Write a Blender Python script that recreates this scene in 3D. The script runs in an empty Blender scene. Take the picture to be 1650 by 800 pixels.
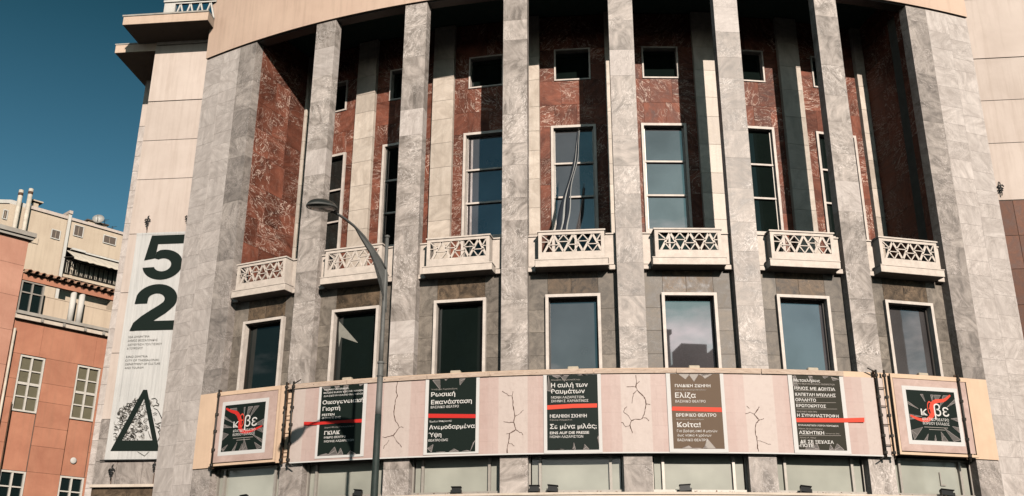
import bpy, bmesh, math, random
from mathutils import Matrix, Vector
rnd = random.Random(11)
S = bpy.context.scene
OFFX = 2.4
C = S.collection
# ------------------------------------------------------------------ camera
FPX, PITCH, YAW, ROLL = 1605.7, .35449, -.108705, -.00417      # YAW: right positive
CAM = Vector((1.2062, -55.8458, 1.6))
RD = math.radians
_r = Vector((math.cos(YAW), -math.sin(YAW), 0)); _f0 = Vector((math.sin(YAW), math.cos(YAW), 0))
_z = Vector((0, 0, 1)); _f = _f0*math.cos(PITCH) + _z*math.sin(PITCH); _u = -_f0*math.sin(PITCH) + _z*math.cos(PITCH)
CR, SR = math.cos(ROLL), math.sin(ROLL)
_rx = _r*CR - _u*SR; _ux = _r*SR + _u*CR
cam = bpy.data.cameras.new('camera'); co = bpy.data.objects.new('camera', cam); C.objects.link(co); S.camera = co
co.matrix_world = Matrix(((_rx.x, _ux.x, -_f.x, CAM.x), (_rx.y, _ux.y, -_f.y, CAM.y), (_rx.z, _ux.z, -_f.z, CAM.z), (0, 0, 0, 1)))
cam.sensor_width = 36; cam.lens = FPX/1650*36; cam.clip_end = 2000; cam.clip_start = .1
def ray(px, py):
    X, Y = px-825, 400-py
    return _f*FPX + _r*(X*CR+Y*SR) + _u*(-X*SR+Y*CR)
# ------------------------------------------------------------------ light
SAZ, SEL = RD(20.2), RD(21.25)                                    # azimuth from -y towards +x
SUN = Vector((math.sin(SAZ)*math.cos(SEL), -math.cos(SAZ)*math.cos(SEL), math.sin(SEL)))
sl = bpy.data.lights.new('sun', 'SUN'); so = bpy.data.objects.new('sun', sl); C.objects.link(so)
sl.energy = 4.7; sl.angle = RD(.5); sl.color = (1, .9, .815); so.rotation_euler = SUN.to_track_quat('Z', 'Y').to_euler()
so.location = (20, -60, 60)
W = bpy.data.worlds.new('World'); S.world = W; W.use_nodes = True
wn = W.node_tree.nodes; wl = W.node_tree.links
sky = wn.new('ShaderNodeTexSky'); sky.sky_type = 'NISHITA'; sky.sun_disc = False
sky.sun_elevation = SEL; sky.sun_rotation = math.pi - SAZ; sky.air_density = 1.3; sky.dust_density = .45; sky.ozone_density = 1.5
bgw = wn['Background']; bgw.inputs[1].default_value = .1
S.cycles.diffuse_bounces = 0; S.cycles.use_fast_gi = True; S.cycles.fast_gi_method = 'ADD'; W.light_settings.ao_factor = .015; W.light_settings.distance = 4
S.view_settings.view_transform = 'Standard'; S.view_settings.look = 'None'; S.view_settings.gamma = 1; S.view_settings.exposure = 0
def wmix(kind, a, b, fac):
    m = wn.new('ShaderNodeMix'); m.data_type = 'RGBA'; m.blend_type = kind
    for s, v in ((m.inputs[0], fac), (m.inputs[6], a), (m.inputs[7], b)):
        if hasattr(v, 'is_output'): wl.new(v, s)
        else: s.default_value = v
    return m.outputs[2]
# fair weather clouds: they stand over the square in front of the theatre (seen mirrored in the panes), none to the north
tc = wn.new('ShaderNodeTexCoord'); sep = wn.new('ShaderNodeSeparateXYZ'); wl.new(tc.outputs['Generated'], sep.inputs[0])
zf = wn.new('ShaderNodeMapRange'); zf.inputs[1].default_value = .59; zf.inputs[2].default_value = .35; wl.new(sep.outputs[2], zf.inputs[0])
tint = wmix('MULTIPLY', sky.outputs[0], wmix('MIX', (.045, .215, .20, 1), (.29, .56, .60, 1), zf.outputs[0]), 1.0)
mp = wn.new('ShaderNodeMapping'); mp.inputs['Location'].default_value = (OFFX, 0, 0); mp.inputs['Scale'].default_value = (1, 1, 2.6); wl.new(tc.outputs['Generated'], mp.inputs[0])
cn = wn.new('ShaderNodeTexNoise'); cn.inputs['Scale'].default_value = 3.4; cn.inputs['Detail'].default_value = 9; cn.inputs['Roughness'].default_value = .6
wl.new(mp.outputs[0], cn.inputs['Vector'])
cr = wn.new('ShaderNodeMapRange'); cr.inputs[1].default_value = .56; cr.inputs[2].default_value = .70; 
hz = wn.new('ShaderNodeMapRange'); hz.inputs[1].default_value = .33; hz.inputs[2].default_value = .17; hz.inputs[4].default_value = .13; wl.new(sep.outputs[2], hz.inputs[0])
ad = wn.new('ShaderNodeMath'); wl.new(cn.outputs[0], ad.inputs[0]); wl.new(hz.outputs[0], ad.inputs[1]); wl.new(ad.outputs[0], cr.inputs[0])
mr = wn.new('ShaderNodeMapRange'); mr.inputs[1].default_value = -.05; mr.inputs[2].default_value = -.5; wl.new(sep.outputs[1], mr.inputs[0])
mm = wn.new('ShaderNodeMath'); mm.operation = 'MULTIPLY'; wl.new(cr.outputs[0], mm.inputs[0]); 
ml = wn.new('ShaderNodeMapRange'); ml.inputs[1].default_value = .62; ml.inputs[2].default_value = .36; wl.new(sep.outputs[2], ml.inputs[0])
m2 = wn.new('ShaderNodeMath'); m2.operation = 'MULTIPLY'; wl.new(mr.outputs[0], m2.inputs[0]); wl.new(ml.outputs[0], m2.inputs[1]); wl.new(m2.outputs[0], mm.inputs[1])
wl.new(wmix('MIX', tint, (16, 15.7, 15.4, 1), mm.outputs[0]), bgw.inputs[0])
# ------------------------------------------------------------------ geometry of the place
R, D, WP = 29.0835, .113466, .3775                                # curved front: radius, bay angle, half pillar width
def th(i): return (i-3.5)*D
def M(t, p=None):                                                  # frame at angle t: x along the front, -y outwards
    return Matrix.Rotation(t, 4, 'Z')
def cyl(px, py, rad):                                              # angle and height of a sight line's hit on the curved front
    d = ray(px, py).normalized(); A = d.x**2+d.y**2; B = 2*(CAM.x*d.x+CAM.y*d.y); Q = CAM.x**2+CAM.y**2-rad**2
    t = (-B-math.sqrt(B*B-4*A*Q))/(2*A); p = CAM+d*t
    return math.atan2(p.x, -p.y), p.z
def at(px, py, P, n):
    d = ray(px, py); return CAM + d*((P-CAM).dot(n)/d.dot(n))
YW = -25.4                                                         # plane of the side wings
# ------------------------------------------------------------------ helpers
WM = {}
def put(o, parent, mw):
    C.objects.link(o) if o.name not in C.objects else None
    WM[o] = mw
    if parent is not None:
        o.parent = parent; o.matrix_basis = WM[parent].inverted() @ mw
    else: o.matrix_basis = mw
    return o
def obj(name, mesh, mat, parent=None, mw=None):
    if mat is not None and not mesh.materials: mesh.materials.append(mat)
    return put(bpy.data.objects.new(name, mesh), parent, mw if mw is not None else Matrix.Identity(4))
def thing(name, label, cat, loc=(0, 0, 0), group=None):
    o = bpy.data.objects.new(name, None); o.empty_display_size = .3
    put(o, None, Matrix.Translation(Vector(loc)))
    o['label'] = label; o['category'] = cat
    if group: o['group'] = group
    return o
def tag(o, label, cat, group=None):
    o['label'] = label; o['category'] = cat
    if group: o['group'] = group
    return o
def struct(o): o['kind'] = 'structure'; return o
def mk(bm, smooth=False):
    me = bpy.data.meshes.new('mesh'); bm.normal_update(); bm.to_mesh(me); bm.free()
    if smooth:
        for p in me.polygons: p.use_smooth = True
    return me
def bbox(bm, x0, x1, y0, y1, z0, z1, mw=None):
    v = [bm.verts.new(mw @ Vector(p) if mw else p) for p in ((x0,y0,z0),(x1,y0,z0),(x1,y1,z0),(x0,y1,z0),(x0,y0,z1),(x1,y0,z1),(x1,y1,z1),(x0,y1,z1))]
    for f in ((0,3,2,1),(4,5,6,7),(0,1,5,4),(1,2,6,5),(2,3,7,6),(3,0,4,7)): bm.faces.new([v[i] for i in f])
_c = {}
def box(x0, x1, y0, y1, z0, z1, bev=0, key=None):
    k = (round(x0,4),round(x1,4),round(y0,4),round(y1,4),round(z0,4),round(z1,4),bev,key)
    if k in _c: return _c[k]
    bm = bmesh.new(); bbox(bm, x0, x1, y0, y1, z0, z1)
    if bev: bmesh.ops.bevel(bm, geom=[e for e in bm.edges], offset=bev, segments=1, affect='EDGES')
    _c[k] = mk(bm); return _c[k]
def boxes(L, bev=0):
    bm = bmesh.new()
    for b in L: bbox(bm, *b)
    if bev: bmesh.ops.bevel(bm, geom=[e for e in bm.edges], offset=bev, segments=1, affect='EDGES')
    return mk(bm)
def slab(name, mat, parent, fr, cx, cz, w, h, yf, t=.05, g=.004, bev=.004):
    """one stone slab: front face at local y = yf, centre (cx, cz), joint gap g"""
    m = box(-w/2+g, w/2-g, 0, t, -h/2+g, h/2-g, bev, mat.name)
    return obj(name, m, mat, parent, fr @ Matrix.Translation((cx, yf, cz)))
def arc(ri, ro, t0, t1, z0, z1, n=48, ends=True):
    bm = bmesh.new(); R4 = []
    for i in range(n+1):
        t = t0+(t1-t0)*i/n; s, c = math.sin(t), -math.cos(t)
        R4.append([bm.verts.new((r*s, r*c, z)) for r, z in ((ro,z0),(ro,z1),(ri,z1),(ri,z0))])
    for i in range(n):
        a, b = R4[i], R4[i+1]
        for j in range(4): bm.faces.new((a[j], b[j], b[(j+1)%4], a[(j+1)%4]))
    if ends: bm.faces.new(R4[0]); bm.faces.new(R4[-1][::-1])
    return mk(bm)
def tube(bm, pts, r, n=8, cap=True, taper=None):
    rings = []
    for i, p in enumerate(pts):
        p = Vector(p); a = Vector(pts[max(0, i-1)]); b = Vector(pts[min(len(pts)-1, i+1)]); d = (b-a).normalized()
        s = d.cross(Vector((0,0,1)) if abs(d.z) < .9 else Vector((1,0,0))).normalized(); u = s.cross(d)
        rr = r if taper is None else taper[i]
        rings.append([bm.verts.new(p + s*rr*math.cos(2*math.pi*k/n) + u*rr*math.sin(2*math.pi*k/n)) for k in range(n)])
    for a, b in zip(rings, rings[1:]):
        for k in range(n): bm.faces.new((a[k], a[(k+1)%n], b[(k+1)%n], b[k]))
    if cap: bm.faces.new(rings[0][::-1]); bm.faces.new(rings[-1])
def lathe(bm, prof, n=24, mw=None):
    rings = []
    for r, z in prof:
        rings.append([bm.verts.new((mw @ Vector(q)) if mw else q) for q in ((r*math.cos(2*math.pi*k/n), r*math.sin(2*math.pi*k/n), z) for k in range(n))])
    for a, b in zip(rings, rings[1:]):
        for k in range(n): bm.faces.new((a[k], a[(k+1)%n], b[(k+1)%n], b[k]))
    bm.faces.new(rings[0][::-1]); bm.faces.new(rings[-1])
def tubes(L, r, n=8):
    bm = bmesh.new()
    for p in L: tube(bm, p, r, n)
    return mk(bm, True)
def prism(pts, t, axis=1):
    """flat outline (x, z) pushed t deep along +y"""
    bm = bmesh.new(); a = [bm.verts.new((x, 0, z)) for x, z in pts]; b = [bm.verts.new((x, t, z)) for x, z in pts]
    bm.faces.new(a); bm.faces.new(b[::-1])
    for i in range(len(pts)): bm.faces.new((a[i], b[i], b[(i+1)%len(pts)], a[(i+1)%len(pts)]))
    bmesh.ops.recalc_face_normals(bm, faces=bm.faces)
    return mk(bm)
def stroke_mesh(lines, w, taper=True):
    """flat ink strokes in the x-z plane"""
    bm = bmesh.new()
    for ln in lines:
        n = len(ln)
        if n < 2: continue
        prev = None
        for i in range(n):
            a = Vector(ln[max(0,i-1)]); b = Vector(ln[min(n-1,i+1)]); d = (b-a)
            if d.length == 0: continue
            d.normalize(); q = Vector((-d.y, d.x)); ww = w*((.35+.65*math.sin(math.pi*(i+.3)/(n-.4))) if taper else 1)/2; p = Vector(ln[i])
            cur = (bm.verts.new((p.x+q.x*ww, 0, p.y+q.y*ww)), bm.verts.new((p.x-q.x*ww, 0, p.y-q.y*ww)))
            if prev: bm.faces.new((prev[0], cur[0], cur[1], prev[1]))
            prev = cur
    return mk(bm)
# ------------------------------------------------------------------ materials
MATS = {}
def srgb(r, g, b):
    f = lambda v: ((v/255+.055)/1.055)**2.4 if v > 10 else v/255/12.92
    return (f(r), f(g), f(b), 1)
class NT:
    def __init__(s, name):
        s.m = bpy.data.materials.new(name); s.m.use_nodes = True; s.n = s.m.node_tree.nodes; s.l = s.m.node_tree.links
        s.b = s.n['Principled BSDF']; MATS[name] = s.m
    def new(s, t, ins={}, **kw):
        o = s.n.new(t)
        for k, v in kw.items(): setattr(o, k, v)
        for k, v in ins.items():
            i = o.inputs[k]
            if hasattr(v, 'is_output'): s.l.new(v, i)
            else: i.default_value = v
        return o
    def pos(s, seed=True):
        """world position, shifted and turned by the object's own random number so that no two stones share their veins"""
        g = s.new('ShaderNodeNewGeometry').outputs['Position']
        if not seed: return g
        r = s.new('ShaderNodeObjectInfo').outputs['Random']
        k = s.new('ShaderNodeVectorMath', {0: g, 1: s.new('ShaderNodeCombineXYZ', {0: s.math('MULTIPLY', r, 57.), 1: s.math('MULTIPLY', r, 31.), 2: s.math('MULTIPLY', r, 83.)}).outputs[0]}, operation='ADD').outputs[0]
        return s.new('ShaderNodeVectorRotate', {'Vector': k, 'Axis': (.3, 1, .1), 'Angle': s.math('MULTIPLY', r, 40.)}, rotation_type='AXIS_ANGLE').outputs[0]
    def math(s, op, a, b=0., c=0., clamp=False): return s.new('ShaderNodeMath', {0: a, 1: b, 2: c}, operation=op, use_clamp=clamp).outputs[0]
    def noise(s, v, sc, det=4, rough=.55, dist=0): return s.new('ShaderNodeTexNoise', {'Vector': v, 'Scale': sc, 'Detail': det, 'Roughness': rough, 'Distortion': dist}).outputs[0]
    def ramp(s, f, *st):
        o = s.new('ShaderNodeValToRGB', {0: f}); e = o.color_ramp.elements
        while len(e) < len(st): e.new(.5)
        for x, (p, c) in zip(e, st): x.position = p; x.color = c
        return o.outputs[0]
    def mix(s, f, a, b, kind='MIX'): return s.new('ShaderNodeMix', {0: f, 6: a, 7: b}, data_type='RGBA', blend_type=kind).outputs[2]
    def scale(s, v, xyz): return s.new('ShaderNodeVectorMath', {0: v, 1: xyz}, operation='MULTIPLY').outputs[0]
    def done(s, col, rough=.6, bump=None, bs=.2, bd=.01, spec=.4):
        for v, k in ((col, 'Base Color'), (rough, 'Roughness')):
            if hasattr(v, 'is_output'): s.l.new(v, s.b.inputs[k])
            else: s.b.inputs[k].default_value = v
        s.b.inputs['Specular IOR Level'].default_value = spec
        if bump is not None:
            s.l.new(s.new('ShaderNodeBump', {'Height': bump, 'Strength': bs, 'Distance': bd}).outputs[0], s.b.inputs['Normal'])
        return s.m
G = lambda v, k=1: (v, v*k, v*k*k, 1)
def marble(name, dark, light, vein, vs=1.0, rough=.42, var=(.78, 1.15), thick=.03, band=0., veinamt=.7, fine=1.):
    t = NT(name); p = t.pos(); oi = t.new('ShaderNodeObjectInfo').outputs['Random']
    q = t.scale(p, (1, 1, 1+band))
    cloud = t.noise(q, 1.5*vs, 7, .62, 1.2)
    c = t.ramp(cloud, (.33, dark), (.66, light))
    n1 = t.noise(q, 2.1*vs, 5, .6, 2.2)
    v1 = t.math('ABSOLUTE', t.math('SUBTRACT', n1, .5))
    f1 = t.new('ShaderNodeMapRange', {0: v1, 1: 0., 2: thick, 3: 1., 4: 0.}).outputs[0]
    n2 = t.noise(q, 4.6*vs, 4, .6, 1.6)
    f2 = t.new('ShaderNodeMapRange', {0: t.math('ABSOLUTE', t.math('SUBTRACT', n2, .48)), 1: 0., 2: thick*.7, 3: .6, 4: 0.}).outputs[0]
    patch = t.new('ShaderNodeMapRange', {0: t.noise(p, .8*vs, 2), 1: .42, 2: .6}).outputs[0]
    f = t.math('MULTIPLY', t.math('MAXIMUM', f1, t.math('MULTIPLY', f2, fine)), t.math('MULTIPLY_ADD', patch, veinamt, .12), clamp=True)
    c = t.mix(f, c, vein)
    r2 = t.math('FRACT', t.math('MULTIPLY', oi, 7.31))
    val = t.new('ShaderNodeMapRange', {0: r2, 1: 0., 2: 1., 3: var[0], 4: var[1]}).outputs[0]
    c = t.mix(1., c, t.new('ShaderNodeCombineColor', {0: val, 1: val, 2: val}).outputs[0], 'MULTIPLY')
    # weather streaks running down the stone, independent of where light falls
    w = t.pos(False); st = t.noise(t.scale(w, (5, 5, .35)), 1.1, 5, .7)
    grime = t.new('ShaderNodeMapRange', {0: st, 1: .5, 2: .8, 3: 0., 4: .3}).outputs[0]
    c = t.mix(grime, c, tuple(x*.45 for x in dark[:3])+(1,))
    return t.done(c, t.new('ShaderNodeMapRange', {0: cloud, 1: .3, 2: .7, 3: rough-.05, 4: rough+.15}).outputs[0], t.noise(p, 26, 5, .7), .12, .006, .16 if 'red' in name else .3)
m_grey = marble('grey_marble', (.205,.176,.152,1), (.54,.47,.418,1), (.80,.72,.66,1), .95, var=(.84, 1.12), thick=.026, veinamt=.9, band=.9)
m_greyd = marble('dark_grey_marble', (.18,.156,.138,1), (.41,.358,.318,1), (.65,.57,.52,1), 1.15, var=(.84, 1.16), thick=.022, veinamt=.8, band=.9)
m_white = marble('pale_marble', (.46,.40,.36,1), (.665,.595,.545,1), (.29,.245,.215,1), 1.0, var=(.93, 1.05), band=1.6, thick=.03, veinamt=.55)
m_cream = marble('cream_marble', (.52,.435,.355,1), (.72,.62,.52,1), (.82,.75,.66,1), .9, var=(.82, 1.08), band=.8, thick=.02, veinamt=.4)
m_red = marble('red_marble', (.10,.034,.022,1), (.27,.094,.058,1), (.72,.55,.45,1), .62, .5, var=(.72, 1.2), thick=.016, veinamt=1.4, band=1.4, fine=.5)
m_brown = marble('brown_marble', (.04,.03,.021,1), (.175,.12,.075,1), (.40,.28,.18,1), 2.2, .4, var=(.8, 1.15), thick=.02, veinamt=.45)
m_jamb = marble('grey_brown_marble', (.115,.098,.08,1), (.26,.222,.182,1), (.40,.34,.28,1), 1.9, .45, var=(.8, 1.15), thick=.02, veinamt=.4)
def plaster(name, a, b, sc=.8, streak=.3, rough=.85, dirt=(.25,.16,.1,1), bd=.004):
    t = NT(name); p = t.pos(False); oi = t.new('ShaderNodeObjectInfo').outputs['Random']
    c = t.ramp(t.noise(p, sc, 6, .65, .4), (.3, a), (.7, b))
    v = t.new('ShaderNodeMapRange', {0: oi, 1: 0., 2: 1., 3: .94, 4: 1.04}).outputs[0]
    c = t.mix(1., c, t.new('ShaderNodeCombineColor', {0: v, 1: v, 2: v}).outputs[0], 'MULTIPLY')
    s1 = t.new('ShaderNodeMapRange', {0: t.noise(t.scale(p, (4, 4, .25)), 1.3, 6, .7), 1: .48, 2: .8, 3: 0., 4: streak}).outputs[0]
    c = t.mix(s1, c, dirt)
    return t.done(c, rough, t.noise(p, 30, 5, .7), .25, bd, .25)
m_peach = plaster('peach_render', (.565,.47,.405,1), (.655,.555,.485,1))
m_fascia = plaster('fascia_render', (.60,.43,.33,1), (.70,.52,.40,1), .6, .32)
m_orange = plaster('orange_render', (.44,.185,.115,1), (.58,.265,.165,1), .9, .3)
m_pink = plaster('pink_render', (.50,.245,.17,1), (.62,.33,.235,1), .9, .2)
m_beige = plaster('beige_render', (.60,.48,.36,1), (.68,.555,.42,1), .6, .3)
m_cream_r = plaster('cream_paint', (.66,.56,.46,1), (.76,.66,.55,1), 1.6, .3, .7)
m_ply = plaster('plywood_board', (.66,.47,.33,1), (.76,.55,.39,1), 1.2, .12)
m_ceiling = plaster('dark_ceiling_paint', (.06,.10,.085,1), (.075,.12,.10,1), .8, .2)
m_eave = plaster('eave_render', (.60,.45,.34,1), (.70,.53,.41,1), 1.2, .25)
m_stucco_w = plaster('white_stucco', (.60,.57,.52,1), (.72,.69,.63,1), 1.2, .2)
m_groundwall = plaster('ground_storey_stone', (.35,.32,.28,1), (.45,.42,.37,1), 1.2, .3)
m_core = plaster('mortar', (.10,.09,.075,1), (.15,.135,.115,1), 3, .1)
m_tile = plaster('clay_roof_tile', (.30,.14,.085,1), (.55,.36,.25,1), 6, .4)
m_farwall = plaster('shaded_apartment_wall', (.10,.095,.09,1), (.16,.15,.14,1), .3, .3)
def flat(name, col, rough=.6, spec=.4, metal=0, nz=.12, sc=8):
    t = NT(name); p = t.pos(False)
    c = t.ramp(t.noise(p, sc, 5, .65), (.25, tuple(x*(1-nz) for x in col[:3])+(1,)), (.75, tuple(min(1, x*(1+nz)) for x in col[:3])+(1,)))
    t.b.inputs['Metallic'].default_value = metal
    return t.done(c, rough, t.noise(p, 60, 3, .6), .08, .002, spec)
m_frame = flat('cream_stone_frame', (.66,.58,.51,1), .55, nz=.2, sc=4)
m_bal = flat('balcony_paint', (.66,.57,.49,1), .6, nz=.18, sc=5)
m_balu = flat('balcony_underside', (.10,.10,.09,1), .8)
m_alu = flat('aluminium_bar', (.42,.38,.33,1), .4, .5, .2)
m_black = flat('black_metal', (.02,.021,.02,1), .5)
m_steel = flat('dark_steel', (.035,.03,.024,1), .5, .5, .3)
m_rust = flat('rusty_steel', (.11,.06,.035,1), .7, .3, nz=.4)
m_lamp = flat('lamp_grey_paint', (.15,.15,.14,1), .6, .3, .1, .25, 3)
m_lampd = flat('lamp_dark_shell', (.035,.038,.034,1), .3, .6, .2)
m_pdark = flat('dark_pole_paint', (.03,.042,.037,1), .6, .3, .0, .3)
m_lens = flat('lamp_lens', (.10,.10,.08,1), .15, .9)
m_spot = flat('cream_spot_housing', (.52,.44,.33,1), .6)
m_wframe = flat('white_window_frame', (.66,.62,.55,1), .5)
m_blind = flat('olive_blind', (.15,.135,.085,1), .8, nz=.15, sc=3)
m_shut = flat('grey_brown_shutter', (.13,.10,.08,1), .7)
m_awn = flat('cream_awning_cloth', (.68,.60,.49,1), .9)
m_dish = flat('white_dish_paint', (.62,.60,.55,1), .5)
m_chim = flat('white_flue', (.62,.55,.45,1), .6, nz=.25, sc=3)
def ink(name, c, rough=.75): 
    t = NT(name); t.done(c, rough, spec=.12); return t.m
m_ink = ink('printed_black', (.011,.018,.0145,1), .5)
m_inkb = ink('printed_brown_black', (.135,.088,.055,1), .5)
m_inko = ink('printed_olive_black', (.034,.031,.021,1), .5)
m_paper = ink('printed_white', (.66,.64,.61,1))
m_text = ink('printed_lettering', (.72,.69,.65,1))
m_textd = ink('printed_soft_lettering', (.42,.38,.34,1))
m_redi = ink('printed_red', (.62,.035,.028,1), .6)
m_redl = ink('printed_light_red', (.74,.085,.05,1), .6)
m_crack = ink('printed_crack', (.075,.035,.022,1))
m_shard = ink('printed_shard', (.13,.12,.11,1), .5)
m_shardl = ink('printed_shard_edge', (.38,.33,.31,1), .5)
m_engr = ink('printed_engraving', (.075,.07,.06,1))
m_engr2 = ink('printed_engraving_grey', (.33,.31,.28,1))
m_cloth_w = flat('white_flag_cloth', (.45,.45,.43,1), .8)
m_cloth_b = flat('dark_blue_flag_cloth', (.012,.018,.028,1), .8)
def glass(name, col, ior=1.9, rough=.015, wav=.0):
    t = NT(name); p = t.pos(False); t.b.inputs['IOR'].default_value = ior; t.b.inputs['Coat Weight'].default_value = .5; t.b.inputs['Coat Roughness'].default_value = .02
    c = t.ramp(t.noise(p, .7, 3), (.3, tuple(x*.7 for x in col[:3])+(1,)), (.7, col))
    return t.done(c, rough, t.noise(p, .9, 2), .12, .003+wav, .5)
m_glass = glass('dark_window_glass', (.008,.013,.011,1), 1.5)
m_glass.node_tree.nodes['Principled BSDF'].inputs['Coat Weight'].default_value = 0
m_mirror = glass('reflective_window_glass', (.40,.36,.37,1), 1.5); m_mirror.node_tree.nodes['Principled BSDF'].inputs['Metallic'].default_value = .8
m_semi = glass('tinted_window_glass', (.27,.245,.24,1), 1.5); m_semi.node_tree.nodes['Principled BSDF'].inputs['Metallic'].default_value = .7
m_shop = glass('frosted_strip_glass', (.46,.46,.39,1), 1.45, .22)
m_teal = glass('teal_window_glass', (.01,.02,.02,1), 1.5)
# printed banner: pink stone print with paler pillar stripes
t = NT('pink_stone_print'); uv = t.new('ShaderNodeUVMap').outputs[0]; p = t.pos(False)
sx = t.new('ShaderNodeSeparateXYZ', {0: uv}); fr = t.math('ABSOLUTE', t.math('SUBTRACT', t.math('FRACT', t.math('ADD', sx.outputs[0], .5)), .5))
pil = t.new('ShaderNodeMapRange', {0: fr, 1: .118, 2: .124, 3: 1., 4: 0.}).outputs[0]
edge = t.new('ShaderNodeMapRange', {0: fr, 1: .20, 2: .215, 3: 1., 4: 0.}).outputs[0]
br = t.new('ShaderNodeTexBrick', {'Vector': t.scale(uv, (3.3, 3.0, 1)), 'Color1': (.47,.325,.28,1), 'Color2': (.53,.38,.33,1), 'Mortar': (.43,.29,.25,1), 'Scale': 1., 'Mortar Size': .012, 'Brick Width': 1.1, 'Row Height': .5})
c = t.mix(t.noise(p, 2.5, 6, .6, 1), br.outputs[0], (.57,.43,.385,1)); c = t.mix(t.math('MULTIPLY', edge, .35), c, (.58,.46,.41,1)); c = t.mix(t.math('MULTIPLY', pil, .8), c, (.60,.51,.455,1))
c = t.mix(t.math('MULTIPLY', t.new('ShaderNodeMapRange', {0: t.noise(p, 7, 6, .7), 1: .5, 2: .7}).outputs[0], .25), c, (.42,.31,.27,1))
m_print = t.done(c, .55, t.math('ADD', t.noise(t.scale(p, (1.3, 1.3, .35)), 1.6, 3), t.math('MULTIPLY', t.noise(p, 5, 4), .3)), .6, .035, .4)
t = NT('dirty_pink_print'); p = t.pos(False)
m_print2 = t.done(t.ramp(t.noise(p, 2.2, 6, .65, .8), (.3, (.46,.32,.27,1)), (.7, (.62,.46,.40,1))), .55, t.noise(p, 6, 3), .2, .01)
t = NT('white_banner_cloth'); p = t.pos(False)
m_sheet = t.done(t.ramp(t.noise(p, .9, 4), (.3, (.52,.51,.485,1)), (.7, (.60,.585,.555,1))), .7, t.noise(t.scale(p, (4, 4, .3)), 1, 3), .7, .10)
# timber
t = NT('weathered_timber'); p = t.pos(False); oi = t.new('ShaderNodeObjectInfo').outputs['Random']
c = t.ramp(t.noise(t.scale(p, (1, 1, 7)), 4, 6, .7, 1), (.3, (.38,.27,.20,1)), (.6, (.60,.47,.37,1)), (.8, (.66,.54,.43,1)))
k = t.new('ShaderNodeMapRange', {0: t.noise(p, 9, 2), 1: .68, 2: .74}).outputs[0]
m_timber = t.done(t.mix(k, c, (.12,.06,.035,1)), .75, t.noise(t.scale(p, (1, 1, 8)), 8, 4), .3, .004)
# ground
t = NT('asphalt'); p = t.pos(False)
m_asph = t.done(t.ramp(t.noise(p, 1.2, 8, .7), (.3, (.035,.035,.035,1)), (.7, (.065,.063,.06,1))), .9, t.noise(p, 90, 3), .5, .004)
t = NT('paving'); p = t.pos(False)
b_ = t.new('ShaderNodeTexBrick', {'Vector': p, 'Color1': (.07,.065,.06,1), 'Color2': (.09,.085,.075,1), 'Mortar': (.08,.075,.07,1), 'Scale': 2., 'Mortar Size': .015})
m_pave = t.done(t.mix(.3, b_.outputs[0], t.ramp(t.noise(p, 3, 6), (.3, (.04,.04,.035,1)), (.7, (.10,.095,.085,1)))), .85, t.noise(p, 40, 3), .3, .004)
# ------------------------------------------------------------------ ground
struct(obj('ground', boxes([(-400, 400, -400, 400, -.5, -.004)]), m_asph))
struct(obj('road', boxes([(-120, 120, -62, -45, -.3, 0)]), m_asph))
struct(obj('pavement', boxes([(-60, 60, -45, -20, -.3, .14)], .01), m_pave))
struct(obj('far_pavement', boxes([(-120, 120, -80, -62, -.3, .14)], .01), m_pave))
m_line = ink('road_paint', (.75,.74,.70,1))
struct(obj('road_marking', boxes([(-60+6*i, -57+6*i, -53.6, -53.45, -.02, .004) for i in range(20)]), m_line))
# ------------------------------------------------------------------ theatre
T = thing('theatre', 'Large curved theatre front with eight tall grey marble pillars and seven white lattice balconies', 'theatre', (0, -29, 0))
ZT = 20.31                                                          # top of the pillars
def core(name, mesh, mat, fr=None, par=T): return obj(name, mesh, mat, par, fr if fr is not None else Matrix.Identity(4))
ZB = 4.66
def courses(z0, z1, hs):
    z = z0; out = []
    while z < z1-.02:
        h = rnd.choice(hs)
        if z1-(z+h) < min(hs)*.55: h = z1-z
        out.append((z, z+h)); z += h
    return out
for i in range(8):
    fr = M(th(i)); dp = .344
    pc = core('pillar', box(-WP+.03, WP-.03, -R+.03, -R+dp-.03 if 0 < i < 7 else -R+1.0, .14, ZT), m_core, fr)
    pc['label'] = 'tall square pillar clad in grey marble blocks'
    for z0, z1 in [(.14, 2.4), (2.4, ZB-.12)] + courses(ZB, ZT, [.72, .9, .98, 1.06]):
        h = round(z1-z0, 3)
        m = m_greyd if i in (0, 7) else m_grey
        if 0 < i < 7 and rnd.random() < .07 or (i == 2 and z0 < 9.2 < z1): m = m_white
        mesh = box(-WP, WP, 0, dp, -h/2+.001, h/2-.001, .0015, m.name)
        obj('marble_block', mesh, m, pc, fr @ Matrix.Translation((0, -R+rnd.uniform(0, .004), (z0+z1)/2)))
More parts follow.
